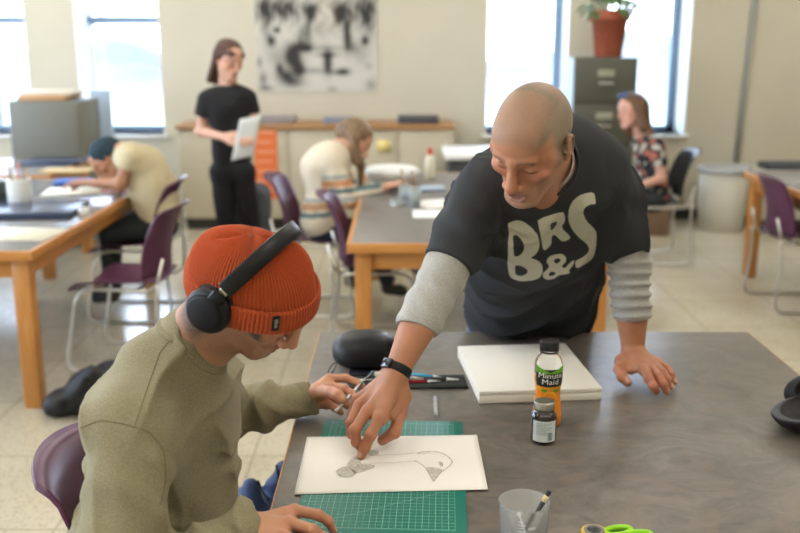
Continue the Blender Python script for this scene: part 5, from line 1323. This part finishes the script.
for k in range(5):
    c = T2(21, 207); a = k*1.3; stick('pencil', '%s pencil standing in the cloudy jar on the left table' % ['orange brown','black','tan','dark brown','reddish'][k], 'pencil', [(0,1,.006,.006,mat('pencil_%s' % 'abcde'[k], [(.5,.3,.1),(.1,.1,.1),(.6,.5,.3),(.15,.1,.1),(.5,.15,.1)][k], rough=.5),'barrel')], c+[.02*math.cos(a),.02*math.sin(a),.02], c+[.05*math.cos(a),.05*math.sin(a),.21+.01*k], 'pencils in the cloudy jar')
jar('glass_jar', 'dark jar at the left edge of the view on the oak table', 'jar', 2, 203, .06, .12, mat('dark_jar', (.04,.05,.04), rough=.25), None)
jar('small_cup', 'small white cup beside the black portfolio at left', 'cup', 84, 216, .028, .045, mat('white_cup', (.8,.8,.78), rough=.4))
# middle table
flatbox('paper', 'white sheets overlapping near the centre of the middle table', 'paper', 437, 214, .26, .22, .003, mat('white_paper', (.80,.79,.74), rough=.8), 0, bev=0)
flatbox('paper', 'white sheet further back behind the overlapping sheets on the middle table', 'paper', 436, 204, .24, .26, .003, MATS['white_paper'], .5, bev=0, z=.7545)
S = Shape(); bwl = T2(392, 183)
tag(mkobj('white_basket', [lathe([(0,.0),(.12,0),(.17,.05),(.185,.085),(.15,.105),(.08,.115),(0,.118)], bwl, 40)], mat('white_plastic', (.74,.76,.76), rough=.5), loc=bwl), 'white rounded bundle in front of the long-haired person', 'bundle')
for k, (px, py, lab) in enumerate(((405,203,'left glass water jar on the middle table'),(414,206,'centre glass water jar on the middle table'),(398,205,'low glass dish left of the water jars'))):
    jar('glass_jar', lab, 'jar', px, py, .035 if k<2 else .045, .11 if k<2 else .035, M_jar, mat('murky_water', (.35,.40,.38), rough=.3) if k<2 else None)
for k in range(2):
    c = T2(405+9*k, 203+3*k); stick('paint_brush', ['brown handled brush standing in the left water jar','brown handled brush standing in the centre water jar'][k], 'brush', [(0,1,.005,.006,mat('brush_wood',(.28,.15,.06),rough=.5),'handle'),(0,.15,.007,.006,MATS['brush_hair'],'bristles')], c+[.01,0,.01], c+[-.02+.01*k,.02,.19])
gb = T2(430, 178); gt = thing('glue_bottle', 'tall pale bottle with red cap on the middle table', 'bottle', gb)
mkobj('bottle_body', [lathe([(0,0),(.032,0),(.034,.01),(.034,.13),(.02,.155),(.014,.16)], gb, 28)], mat('pale_bottle', (.70,.66,.52), rough=.4), gt)
mkobj('cap', [lathe([(.016,.155),(.018,.158),(.016,.185),(.008,.205),(0,.207)], gb, 24)], mat('red_cap', (.62,.02,.03), rough=.4), gt)
flatbox('paint_tray', 'blue and white paint tray beside the red capped bottle', 'tray', 428, 190, .20, .12, .02, mat('pale_blue_tray', (.35,.45,.58), rough=.5), .2, bev=.006)
# back counter
cx0, cx1 = wx(196), wx(449); cy0 = 8.35
cab = thing('back_counter', 'long low cream cabinet run with wooden top against the back wall', 'cabinet', ((cx0+cx1)/2,8.6,0))
M_cab = mat('cream_cabinet', (.50,.45,.33), rough=.5)
mkobj('carcass', [boxb((cx0,cy0+.02,.10),(cx1,YB-.015,.895),.004)], M_cab, cab); mkobj('plinth', [boxb((cx0+.03,cy0+.06,0),(cx1-.03,YB-.02,.10))], MATS['rubber_base'], cab, smooth=False)
mkobj('countertop', [boxb((cx0-.02,cy0-.02,.895),(cx1+.02,YB-.013,.935),.004)], mat('counter_oak', (.36,.19,.075), rough=.4), cab)
nD = 5
for k in range(nD):
    a = cx0+(cx1-cx0)*k/nD; b = cx0+(cx1-cx0)*(k+1)/nD
    dd = mkobj('door', [boxb((a+.008,cy0,.115),(b-.008,cy0+.02,.885),.003)], M_cab, cab)
    mkobj('handle', [tube([(b-.06,cy0-.002,.70),(b-.06,cy0-.025,.70),(b-.06,cy0-.025,.80),(b-.06,cy0-.002,.80)], .005, 8)], M_chr, dd)
osh = U(264,128,8.33); osz = U(264,199,8.33)[2]; osx0, osx1 = U(254,150,8.33)[0], U(277,150,8.33)[0]
og = thing('orange_poster', 'orange printed sheet hanging on the front of the back counter', 'poster', ((osx0+osx1)/2,8.345,osz))
mkobj('sheet', [boxb((osx0,8.340,osz),(osx1,8.344,.90))], mat('orange_sheet', (.72,.17,.045), rough=.6), og, smooth=False)
mkobj('printed_rows', [boxb((osx0+.02,8.338,osz+.07+k*.085),(osx1-.02-.03*(k%2),8.3395,osz+.085+k*.085)) for k in range(7)], mat('orange_print', (.80,.38,.22), rough=.6), og, smooth=False)
ys = U(384,146,8.335); tag(mkobj('sticky_note', [boxb((ys[0]-.06,8.340,ys[2]-.05),(ys[0]+.06,8.346,ys[2]+.05))], mat('note_yellow', (.72,.60,.22), rough=.7), loc=ys), 'yellow note stuck on the back counter door', 'note')
def onc(name, label, cat, px, w, h, d, m, y=8.6, z=.936):
    x = U(px,125,y)[0]; return tag(mkobj(name, [boxb((x-w/2,y-d/2,z),(x+w/2,y+d/2,z+h),min(h,.03)*.2)], m, loc=(x,y,z)), label, cat)
onc('book_stack', 'low pile of grey books on the back counter behind the standing woman', 'books', 278, .32, .06, .25, mat('grey_books', (.28,.26,.26), rough=.6))
onc('tray', 'flat dark tray on the right end of the back counter', 'tray', 418, .36, .06, .28, mat('dark_tray', (.06,.065,.08), rough=.5))
onc('book_stack', 'blue grey books on the back counter above the long-haired person', 'books', 338, .26, .05, .22, mat('blue_books', (.22,.25,.30), rough=.6))
# side table with white top in the back
sd_ = thing('side_table', 'white topped small table against the back wall below the bright window', 'table', (wx(468),8.0,0))
tx0, tx1 = U(444,152,7.8)[0], U(500,152,7.8)[0]
mkobj('tabletop', [boxb((tx0,7.6,.72),(tx1,8.3,.76),.004)], M_white, sd_); mkobj('shelf_unit', [boxb((tx0+.04,7.66,.55),(tx1-.04,8.25,.72),.003)], mat('dark_shelf', (.05,.05,.05), rough=.6), sd_)
for a in (tx0+.03, tx1-.07):
    for b in (7.64, 8.22): mkobj('leg', [boxb((a,b,0),(a+.04,b+.04,.56))], M_chr, sd_, smooth=False)
# grey cabinet at the left with a board on top
lc0, lc1 = U(9,120,7.6)[0], U(80,120,7.6)[0]; lz = U(40,101,7.6)[2]
lc = thing('metal_cabinet', 'plain grey metal cabinet behind the left oak table', 'cabinet', ((lc0+lc1)/2,7.85,0))
M_gcab = mat('grey_enamel', (.165,.165,.135), rough=.5)
mkobj('carcass', [boxb((lc0,7.6,.02),(lc1,8.1,lz),.006)], M_gcab, lc); mkobj('drawer', [boxb((lc0+.02,7.588,.05),(lc1-.02,7.6,lz/2-.01),.003)], M_gcab, lc); mkobj('drawer', [boxb((lc0+.02,7.588,lz/2+.01),(lc1-.02,7.6,lz-.02),.003)], M_gcab, lc)
tag(mkobj('wooden_tray', [boxb((lc0+.06,7.64,lz+.001),(lc1-.12,8.05,lz+.035),.004)], mat('tray_wood', (.50,.27,.11), rough=.5), loc=(lc0+.3,7.85,lz)), 'shallow orange wooden tray on the grey metal cabinet', 'tray')
onx = (lc0+lc1)/2; tag(mkobj('paper_stack', [boxb((onx-.22,7.7,lz+.036),(onx+.2,8.0,lz+.07),.003)], mat('manila', (.62,.56,.44), rough=.8), loc=(onx,7.85,lz+.036)), 'stack of pale papers in the wooden tray on the grey cabinet', 'papers')
tag(mkobj('jacket_pile', [nets(Shape().u(Ell((lc1-.05,7.8,lz+.05),(.12,.15,.05)),0).u(Ell((lc1+.0,7.75,lz+.02),(.09,.12,.04)),.03), .008)[:2]], mat('blue_cloth'), loc=(lc1-.05,7.8,lz)), 'crumpled blue cloth at the right corner of the grey cabinet', 'cloth') if False else None
# pale blue drying rack board right of the cabinet
b0 = U(92,130,7.9); tag(mkobj('drawing_board', [boxb((U(80,130,7.9)[0],8.20,.0),(U(101,130,7.9)[0],8.25,U(90,92,7.9)[2]),.004)], mat('pale_blue_board', (.42,.52,.66), rough=.5), loc=(b0[0],8.2,0)), 'pale blue upright board standing right of the grey cabinet', 'board')
# file cabinet with potted plant
f0, f1 = U(573,100,8.2)[0], U(636,100,8.2)[0]; fz = U(600,57.5,8.2)[2]
fc_ = thing('filing_cabinet', 'tall dark olive filing cabinet in front of the right window', 'filing cabinet', ((f0+f1)/2,8.45,0))
M_olive = mat('olive_steel', (.085,.085,.062), rough=.45)
mkobj('carcass', [boxb((f0,8.2,.0),(f1,8.78,fz),.006)], M_olive, fc_)
for k in range(4):
    z0 = .06+k*(fz-.08)/4; z1 = z0+(fz-.08)/4-.02
    d_ = mkobj('drawer', [boxb((f0+.02,8.183,z0),(f1-.02,8.2,z1),.004)], M_olive, fc_)
    xm = (f0+f1)/2; mkobj('label_holder', [boxb((xm-.07,8.176,z1-.12),(xm+.07,8.183,z1-.06),.002)], mat('label_card', (.30,.30,.22), rough=.5), d_)
    mkobj('handle', [boxb((xm-.06,8.160,z1-.18),(xm+.06,8.183,z1-.165),.003)], M_chr, d_)
mkobj('side_rail', [boxb((f0-.005,8.2,0),(f0,8.76,fz-.01))], MATS['pale_blue_board'], fc_, smooth=False)
pp0 = U(608,56,8.45); pc_ = np.array([pp0[0],8.45,fz+.001]); pot = thing('potted_plant', 'terracotta pot with green leafy plant on the olive filing cabinet', 'plant', pc_)
mkobj('pot', [lathe([(0,0),(.115,0),(.120,.01),(.155,.30),(.172,.30),(.180,.31),(.180,.385),(.165,.39),(.15,.37),(0,.35)], pc_, 40)], mat('terracotta', (.34,.085,.040), rough=.75, noise=.1, nscale=10), pot)
mkobj('soil', [lathe([(.155,.355),(0,.362)], pc_, 30)], mat('soil', (.03,.02,.015), rough=1), pot)
random.seed(5); lv = []; stems = []
for k in range(46):
    a = random.uniform(0,6.28); el = random.uniform(.1,1.3); L_ = random.uniform(.16,.36); b0 = pc_+np.array([.05*math.cos(a),.05*math.sin(a),.36]); d = np.array([math.cos(a)*math.cos(el),math.sin(a)*math.cos(el),math.sin(el)])
    mid = b0+d*L_*.7; tip = b0+d*L_+np.array([0,0,-.10*math.cos(el)]); sd = nrm(np.cross(d,[0,0,1.0])); stems.append(tube([b0,lerp(b0,mid,.5),mid],.003,5))
    def lf(u, v): c = lerp(b0+d*L_*.45, tip, v)+np.array([0,0,.05*math.sin(v*3.14)]); return c+sd*(u-.5)*.085*math.sin(max(.02,min(.98,v))*3.14)**.7
    lv.append(slab(lf, 5, 9, .0015))
mkobj('leaves', lv, mat('leaf_green', (.06,.13,.035), rough=.5, col2=(.12,.20,.07), nscale=12), pot); mkobj('stems', stems, MATS['leaf_green'], pot)
# bins and boxes at right
bx_ = U(656,231,8.25); bz_ = U(656,186,8.25)[2]
x0, x1 = U(642,210,8.1)[0], U(671,210,8.1)[0]
bt = thing('cardboard_box', 'brown box standing on the floor behind the man\'s raised shoulder', 'box', ((x0+x1)/2,8.28,0)); M_card = mat('brown_card', (.21,.135,.085), rough=.8)
mkobj('box_body', [boxb((x0,8.1,0),(x1,8.45,U(656,190,8.1)[2]),.004)], M_card, bt); mkobj('lid', [boxb((x0-.012,8.09,U(656,190,8.1)[2]),(x1+.012,8.46,U(656,184,8.1)[2]),.004)], M_card, bt)
bn_c = np.array([U(722,200,8.45)[0],8.45,0]); hh = U(722,167,8.45)[2]; rr_ = 24/FPX*8.6
bn_ = thing('round_bin', 'large round cream bin against the back wall at right', 'bin', bn_c)
mkobj('bin_wall', [lathe([(0,.004),(rr_*.9,.0),(rr_*.92,.01),(rr_,hh-.03),(rr_*.97,hh-.03),(rr_*.9,.03),(0,.03)], bn_c, 48)], mat('cream_plastic', (.52,.50,.42), rough=.5), bn_)
mkobj('rim', [lathe([(rr_,hh-.04),(rr_+.012,hh-.035),(rr_+.012,hh),(rr_-.01,hh+.004),(rr_-.012,hh-.03)], bn_c, 48)], mat('rim_grey', (.45,.47,.47), rough=.5), bn_)
rx0, rx1 = U(757,190,8.3)[0], XR-1.2; rz = U(780,172,8.3)[2]
rcab = thing('low_cabinet', 'low white cabinet behind the far right oak table', 'cabinet', ((rx0+rx1)/2,8.55,0))
mkobj('carcass', [boxb((rx0,8.3,.10),(rx1,YB-.015,rz),.005)], mat('off_white', (.50,.48,.40), rough=.5), rcab); mkobj('plinth', [boxb((rx0+.03,8.35,0),(rx1-.03,YB-.02,.10))], MATS['rubber_base'], rcab, smooth=False)
for k in range(3):
    a = rx0+(rx1-rx0)*k/3; b = rx0+(rx1-rx0)*(k+1)/3; mkobj('door', [boxb((a+.01,8.285,.12),(b-.01,8.3,rz-.03),.003)], MATS['off_white'], rcab)
kb = U(783,167,8.5); tag(mkobj('keyboard_case', [boxb((U(763,167,8.5)[0],8.4,rz+.001),(kb[0]+.45,8.65,rz+.06),.01)], mat('dark_tray'), loc=(kb[0],8.5,rz)), 'long dark case on the low white cabinet at right', 'case')
# chair legs shadowed bag: black backpacks on the floor
def bag(name, label, cat, c, s, m, rot=0, seed=1, lean=0):
    t = thing(name, label, cat, c); S = Shape(); c = np.array(c, float); R = np.array([[math.cos(rot),-math.sin(rot),0],[math.sin(rot),math.cos(rot),0],[0,0,1]])
    S.u(RBox(c+[0,0,s[2]/2], (s[0]/2,s[1]/2,s[2]/2), min(s)*.28, R), 0); S.u(Ell(c+R@[s[0]*.1,-s[1]*.30,s[2]*.33], (s[0]*.34,s[1]*.32,s[2]*.26)), .04)
    S.d(lambda P: (noise3(P,14,seed)*.012+noise3(P,35,seed+2)*.004).astype(F32)); S.i(Plane(c+[0,0,.002],(0,0,-1)), .006)
    mkobj('bag_body', [nets(S, .009)[:2]], m, t)
    mkobj('strap', [strap(resample([c+R@[-s[0]*.2,0,s[2]*.97],c+R@[-s[0]*.2,-s[1]*.35,s[2]*1.12],c+R@[0,-s[1]*.55,s[2]*.8],c+R@[s[0]*.05,-s[1]*.62,s[2]*.35]],20), R[:,0], .03, .006)], MATS['zip_tape'], t)
    return t
M_bag = mat('black_nylon', (.012,.012,.014), rough=.55, bump=.3, bscale=200)
bg = thing('black_bag', 'black bag slumped on the floor beside the left oak table leg', 'bag', (-1.36,3.72,0)); S = Shape()
gp = lambda px, py, z=.06: T(px,py,z)
S.u(Cone(gp(62,402), gp(98,395), .062, .09), 0); S.u(Cone(gp(98,392,.09), gp(125,385,.10), .10, .11), .05); S.u(Cone(gp(85,385,.14), gp(92,372,.22), .075, .03), .05); S.u(Cone(gp(112,380,.15), gp(122,376,.20), .09, .06), .04); S.u(Cone(gp(56,405), gp(48,402,.03), .05, .02), .03)
S.d(lambda P: (noise3(P,16,4)*.016+noise3(P,37,5)*.006).astype(F32)); S.i(Plane((0,0,.002),(0,0,-1)), .006)
mkobj('bag_body', [nets(S, .007)[:2]], M_bag, bg); mkobj('strap', [strap(resample([gp(88,378,.23),gp(80,392,.16),gp(72,402,.12),gp(68,412,.03)],20), (1,.2,0), .03, .006)], MATS['zip_tape'], bg)
bag('backpack', 'black backpack on the floor behind the empty purple chair', 'backpack', (-.92,5.22,0), (.30,.26,.42), M_bag, .3, 2)
bag('backpack', 'dark grey backpack standing behind the tan shirted person\'s chair', 'backpack', (-1.12,6.75,0), (.34,.28,.66), mat('grey_nylon', (.05,.055,.07), rough=.6), -.2, 3)
# ================= people further back =================
def bgperson(label, Y, head, neck, shR, shL, elR, elL, wrR, wrL, pel, hip, kn, an, toe, skin, top_m, leg_m, shoe_m, sleeve, hs=1.0, male=False, hair=None, base=None, torso_r=(.085,.105), lean=0, pn=(0,0,1), thigh=.075, hl=None, topcol=None, extra=()):
    hc, hR = head; base = np.array(base if base is not None else [pel[0],pel[1],0]); p = thing('person', label, 'person', base)
    HD = Xf(head_shape(male), hc, hR, hs); S = Shape(); S.u(HD, 0)
    S.u(Cone(HD.c+hR@np.array([0,-.03,-.06])*hs, neck, .048, .052), .02)
    S.u(Cone(lerp(shR,shL,.2), lerp(shR,shL,.8), .05), .03)
    for s, t in ((shR,.25),(shL,.25)):
        o = shL if s is shR else shR; S.u(Cone(lerp(s,o,t), pel+(s-o)*.15, torso_r[0]*.6, torso_r[1]*.7), .04)
    S.u(Cone(neck, lerp(shR,shL,.5), .05,.07), .04)
    limb(S, [shR,elR,wrR], [.044,.036,.024]); limb(S, [shL,elL,wrL], [.044,.036,.024])
    for h, k, a, t in zip(hip, kn, an, toe): limb(S, [h,k,a], [thigh,.05,.036], .03); limb(S, [a,t], [.035,.026])
    side = nrm(shL-shR); hands = []
    for w_, e_, sg in ((wrR,elR,1),(wrL,elL,-1)):
        d = nrm(w_-e_); F, t = auto_hand(w_, d, pn, nrm(np.cross(d, pn))*(-sg), curl=.45)
        for pts, rad in F+[t]:
            S.u(Cone(w_, pts[0], .018, rad[0]*1.2), .012)
            for a, b, r1, r2 in zip(pts, pts[1:], rad, rad[1:]): S.u(Cone(a, b, r1, r2), .003)
    col = lambda P: face_color(HD.loc(P), skin, (.50,.20,.16), hair if hair is not None else None, hl, brow=(.16,.09,.06), browst=.5, red=tuple(np.array(skin)*[1.1,.8,.7]))
    mkobj('body', [nets(S, .0065, color=col)], M_skin, p)
    # top
    Tt = Shape(); Tt.u(Cone(lerp(shR,shL,.12), lerp(shR,shL,.88), torso_r[0]*.86), 0)
    for s in (shR, shL):
        o = shL if s is shR else shR; Tt.u(Cone(lerp(s,o,.25), pel+(s-o)*.22+(0,0,.02), torso_r[0], torso_r[1]), .05)
    for c_, r_ in extra: Tt.u(Ell(c_, r_), .06)
    up = nrm(neck-pel); Tt.u(Cone(lerp(neck,lerp(shR,shL,.5),.6), lerp(shR,shL,.5)-up*.05, .06,.10), .04)
    for s, e, w_ in ((shR,elR,wrR),(shL,elL,wrL)):
        if sleeve <= 1: Q = Shape(); Q.u(Cone(s, e, .062, .056), 0); Q.i(Plane(lerp(s,e,sleeve), nrm(e-s)), .004); Tt.u(Q, .02)
        else: Q = Shape(); Q.u(Cone(s, e, .066, .058, ring=(.006,3,1.5,.5)), 0); Q.u(Cone(e, lerp(e,w_,.92), .056, .040, ring=(.006,4,1.5,1.5)), .02); Tt.u(Q, .02)
    Tt.d(lambda P: (noise3(P,15,1)*.007+noise3(P,34,2)*.003).astype(F32))
    Tt.s(Ell(neck+nrm(HD.c-neck)*.055, (.062,.062,.05)), .01)
    V, Q, _ = nets(Tt, .0075)
    o = mkobj('top', [(V, Q, topcol(V) if topcol else None)], top_m, p)
    L_ = Shape()
    for h, k, a in zip(hip, kn, an): limb(L_, [h,k,lerp(k,a,.95)], [thigh*1.15,.062,.048], .03)
    L_.u(Cone(hip[0], hip[1], thigh*1.25), .03); L_.u(Cone(lerp(hip[0],hip[1],.3), lerp(pel,neck,.15), thigh*1.2, torso_r[1]*.8), .04); L_.d(lambda P: (noise3(P,20,3)*.004).astype(F32))
    mkobj('trousers', [nets(L_, .008)[:2]], leg_m, p)
    for a, t in zip(an, toe):
        q = Shape(); q.u(Cone(a-(0,0,.03), t, .046,.038), 0); q.u(Cone(a, a+(0,0,.03), .045), .01); q.i(Plane((0,0,min(a[2],t[2])-.07) if True else 0,(0,0,-1)), .003)
        mkobj('shoe', [nets(q, .008)[:2]], shoe_m, p)
    return p, HD
def hairmesh(p, HD, prims, m, dsp=.004, name='hair', cut=None):
    S = Shape()
    for kind, a, b, r, k in prims:
        w = lambda q: HD.c+HD.R@np.array(q, F32)*HD.sc
        S.u(Ell(w(a), b, HD.R) if kind == 'e' else Cone(w(a), w(b), r[0], r[1]), k)
    if cut: 
        for a, r in cut: S.s(Ell(HD.c+HD.R@np.array(a, F32)*HD.sc, r, HD.R), .006)
    S.d(lambda P: (np.sin((P@HD.R)[:,0]*260+4*noise3(P,14))*.0015+noise3(P,22,3)*dsp).astype(F32))
    return mkobj(name, [nets(S, .006)[:2]], m, p)
A = np.array
M_hair1 = mat('dark_brown_hair', (.045,.018,.010), rough=.5, col2=(.09,.035,.018), nscale=60); M_hair2 = mat('light_brown_hair', (.13,.075,.035), rough=.5, col2=(.24,.15,.075), nscale=50); M_hair3 = mat('brown_wavy_hair', (.08,.038,.018), rough=.5, col2=(.17,.085,.035), nscale=40)
M_blk = mat('black_cotton', (.012,.012,.014), rough=.9); M_dk = mat('charcoal_cloth', (.03,.034,.04), rough=.9)
M_shoe = mat('dark_shoe', (.03,.028,.025), rough=.6)
# standing woman
Yw = 6.15; u = lambda x, y, dy=0.0: U(x, y, Yw+dy)
hb = basis((.64,-.44,.62), (.76,0,-.62))
w1, HD = bgperson('standing person in black t-shirt and trousers holding a white sheet by the back counter', Yw, (u(229,60), hb), u(228,84,.02), u(207,99,-.02), u(248,98,.02), u(201,131,.0), u(254,127,.04), u(223,137,-.16), u(250,133,-.12), u(233,165),
   (u(222,172),u(243,172)), (u(227,235,-.02),u(253,236,.02)), (A([u(226,0)[0],Yw+.03,.09]),A([u(252,0)[0],Yw+.05,.09])), (A([u(228,0)[0],Yw-.10,.04]),A([u(260,0)[0],Yw-.08,.04])),
   (.60,.34,.24), M_blk, M_blk, M_shoe, .52, hs=1.0, torso_r=(.076,.068), thigh=.063, pn=(0,-1,.2), base=(u(236,0)[0],Yw,0))
hairmesh(w1, HD, [('e',(0,-.020,.040),(.088,.104,.092),0,0),('c',(-.070,-.03,.02),(-.082,-.045,-.15),(.034,.022),.03),('c',(.070,-.03,.02),(.080,-.045,-.15),(.034,.022),.03),('c',(0,-.085,.0),(0,-.10,-.15),(.055,.045),.04),('c',(-.045,.066,.055),(.045,.066,.055),(.018,.018),.02)], M_hair1, cut=[((0,.095,-.035),(.060,.065,.072))])
pq = [u(240,119,-.24), u(261,115,-.20), u(253,156,-.22), u(231,161,-.26)]
tag(mkobj('paper', [slab(lambda a,b: lerp(lerp(pq[0],pq[1],a),lerp(pq[3],pq[2],a),b), 6, 8, .001)], mat('pale_grey_paper', (.66,.69,.68), rough=.8), loc=pq[3]), 'white sheet held by the standing person in black', 'paper')
# slumped person in tan shirt at the left table (facing left)
Yt = 5.70; u = lambda x, y, dy=0.0: U(x, y, Yt+dy)
hb = basis((-.60,-.78,.15), (.15,.0,.98))
w2, HD = bgperson('person in tan t-shirt and dark cap slumped forward over the left oak table', Yt, (u(108,160), hb), u(124,152), u(131,160,.16), u(131,158,-.16), u(116,186,.20), u(120,184,-.20), u(92,183,.16), u(94,183,-.14), u(160,216),
   (u(162,222,.09),u(162,224,-.09)), (u(112,230,.11),u(110,234,-.11)), (u(114,285,.12),u(112,290,-.12)), (u(100,292,.12),u(97,297,-.12)),
   (.42,.21,.12), mat('tan_cotton', (.50,.43,.27), rough=.9), mat('dark_green_grey', (.02,.024,.024), rough=.9), M_shoe, .48, male=True, torso_r=(.095,.122), pn=(0,0,1), base=(-1.45,Yt,0), extra=((u(145,166),(.115,.18,.12)),(u(157,190),(.12,.18,.15))))
hairmesh(w2, HD, [('e',(0,-.022,.038),(.089,.110,.094),0,0)], mat('teal_black_cap', (.012,.035,.050), rough=.8), name='cap', cut=[((0,.09,-.06),(.08,.075,.09))])
# long-haired person in the cream sweater (facing right)
Yh = 5.80; u = lambda x, y, dy=0.0: U(x, y, Yh+dy)
hb = basis((.80,-.60,.05), (.05,.0,-.99))
def swc(V):
    z = np.asarray(V)[:,2]; x = np.asarray(V)[:,0]; c = np.tile(A([.62,.55,.42]), (len(V),1))
    for z0, w_, cc in ((.78,.014,(.10,.16,.17)),(.825,.020,(.50,.24,.11)),(.865,.010,(.30,.34,.33)),(.64,.016,(.12,.17,.18)),(.69,.022,(.42,.24,.13)),(.73,.012,(.30,.32,.30))):
        m = (np.abs(z-z0-.10*(x+.4)) < w_) & ((x > -.47) if z0 > .75 else True); c[m] = cc
    return c
w3, HD = bgperson('person with long light brown hair in a cream striped sweater bent over the middle table', Yh, (u(355,141), hb), u(342,147), u(332,162,-.15), u(332,158,.15), u(350,199,-.19), u(354,196,.16), u(380,189,-.12), u(386,186,.08), u(321,222),
   (u(322,228,-.08),u(322,226,.08)), (u(372,236,-.10),u(372,234,.10)), (u(352,276,-.02),u(388,283,.12)), (u(366,284,-.02),u(402,291,.10)),
   (.56,.31,.21), mat('cream_knit', attr=True, rough=.95, bump=.4, bscale=120), mat('dark_jeans', (.02,.026,.04), rough=.9), M_shoe, 2, torso_r=(.110,.125), pn=(0,0,1), base=(-.55,Yh,0), topcol=swc, extra=((u(322,168),(.13,.18,.14)),))
hairmesh(w3, HD, [('e',(0,-.022,.040),(.090,.108,.094),0,0),('c',(-.075,.01,.0),(-.070,.115,-.10),(.030,.022),.03),('c',(-.070,.115,-.10),(-.055,.20,-.22),(.024,.014),.02),('c',(.075,.0,.0),(.070,.10,-.10),(.030,.022),.03),('c',(0,-.09,.0),(-.05,-.02,-.12),(.050,.030),.04)], M_hair2, cut=[((0,.10,-.03),(.055,.05,.075))])
# seated woman behind the man's shoulder (facing left)
Ys = 7.2; u = lambda x, y, dy=0.0: U(x+7, y-2, Ys+dy)
hb = basis((-.92,-.15,.35), (.35,.0,.92))
def flor(V):
    V = np.asarray(V); n = noise3(V, 44, 3); c = np.tile(A([.014,.015,.02]), (len(V),1)); c[n > .34] = (.50,.46,.40); c[n < -.44] = (.42,.14,.10); return c
w4, HD = bgperson('seated person with wavy brown hair and black floral top behind the man\'s shoulder', Ys, (u(624,113), hb), u(635,134), u(650,150,-.13), u(632,148,.13), u(655,180,-.16), u(640,178,.16), u(628,190,-.16), u(622,188,.10), u(648,198),
   (u(646,202,-.08),u(646,200,.08)), (u(600,206,-.09),u(600,204,.09)), (u(602,262,-.09),u(602,258,.09)), (u(588,268,-.09),u(588,264,.09)),
   (.60,.34,.26), mat('floral_print', attr=True, rough=.85), M_dk, M_shoe, .6, torso_r=(.080,.090), pn=(0,0,1), base=(1.9,Ys,0), topcol=flor)
hairmesh(w4, HD, [('e',(0,-.030,.040),(.098,.108,.096),0,0),('c',(-.08,-.02,.0),(-.095,-.03,-.14),(.045,.040),.03),('c',(.08,-.02,.0),(.095,-.03,-.14),(.045,.040),.03),('c',(0,-.09,.0),(0,-.10,-.17),(.065,.055),.04)], M_hair3, .008, cut=[((0,.10,-.02),(.058,.075,.085))])
g0 = HD.c+HD.R@A([0,.045,.125]); sg = tag(mkobj('sunglasses', [box(HD.c+HD.R@A([s*.036,.055,.122]), (.052,.010,.036), .004, 2, HD.R) for s in (-1,1)]+[tube([HD.c+HD.R@A(p) for p in ((-.065,.055,.122),(0,.062,.128),(.065,.055,.122))], .003, 6)]+[tube([HD.c+HD.R@A((s*.065,.055,.122)), HD.c+HD.R@A((s*.095,-.04,.06))], .003, 6) for s in (-1,1)], mat('blue_lens', (.05,.10,.22), rough=.15), loc=g0), 'sunglasses pushed up on the brown hair of the seated person', 'sunglasses')
cam = bpy.data.objects.new('camera', bpy.data.cameras.new('camera')); C.objects.link(cam)
cam.location = CAM.tolist(); cam.rotation_euler = (math.pi/2-PITCH, 0, 0)
cam.data.sensor_width = 36; cam.data.lens = FPX*36/800
cam.data.clip_start = .05; cam.data.clip_end = 200
cam.data.dof.use_dof = True; cam.data.dof.focus_distance = 1.95; cam.data.dof.aperture_fstop = 2.7
bpy.context.scene.camera = cam
vs = bpy.context.scene.view_settings
vs.view_transform = 'Standard'; vs.look = 'None'; vs.gamma = 1; vs.use_curve_mapping = False; vs.exposure = 0.42
bpy.context.scene.render.film_transparent = False
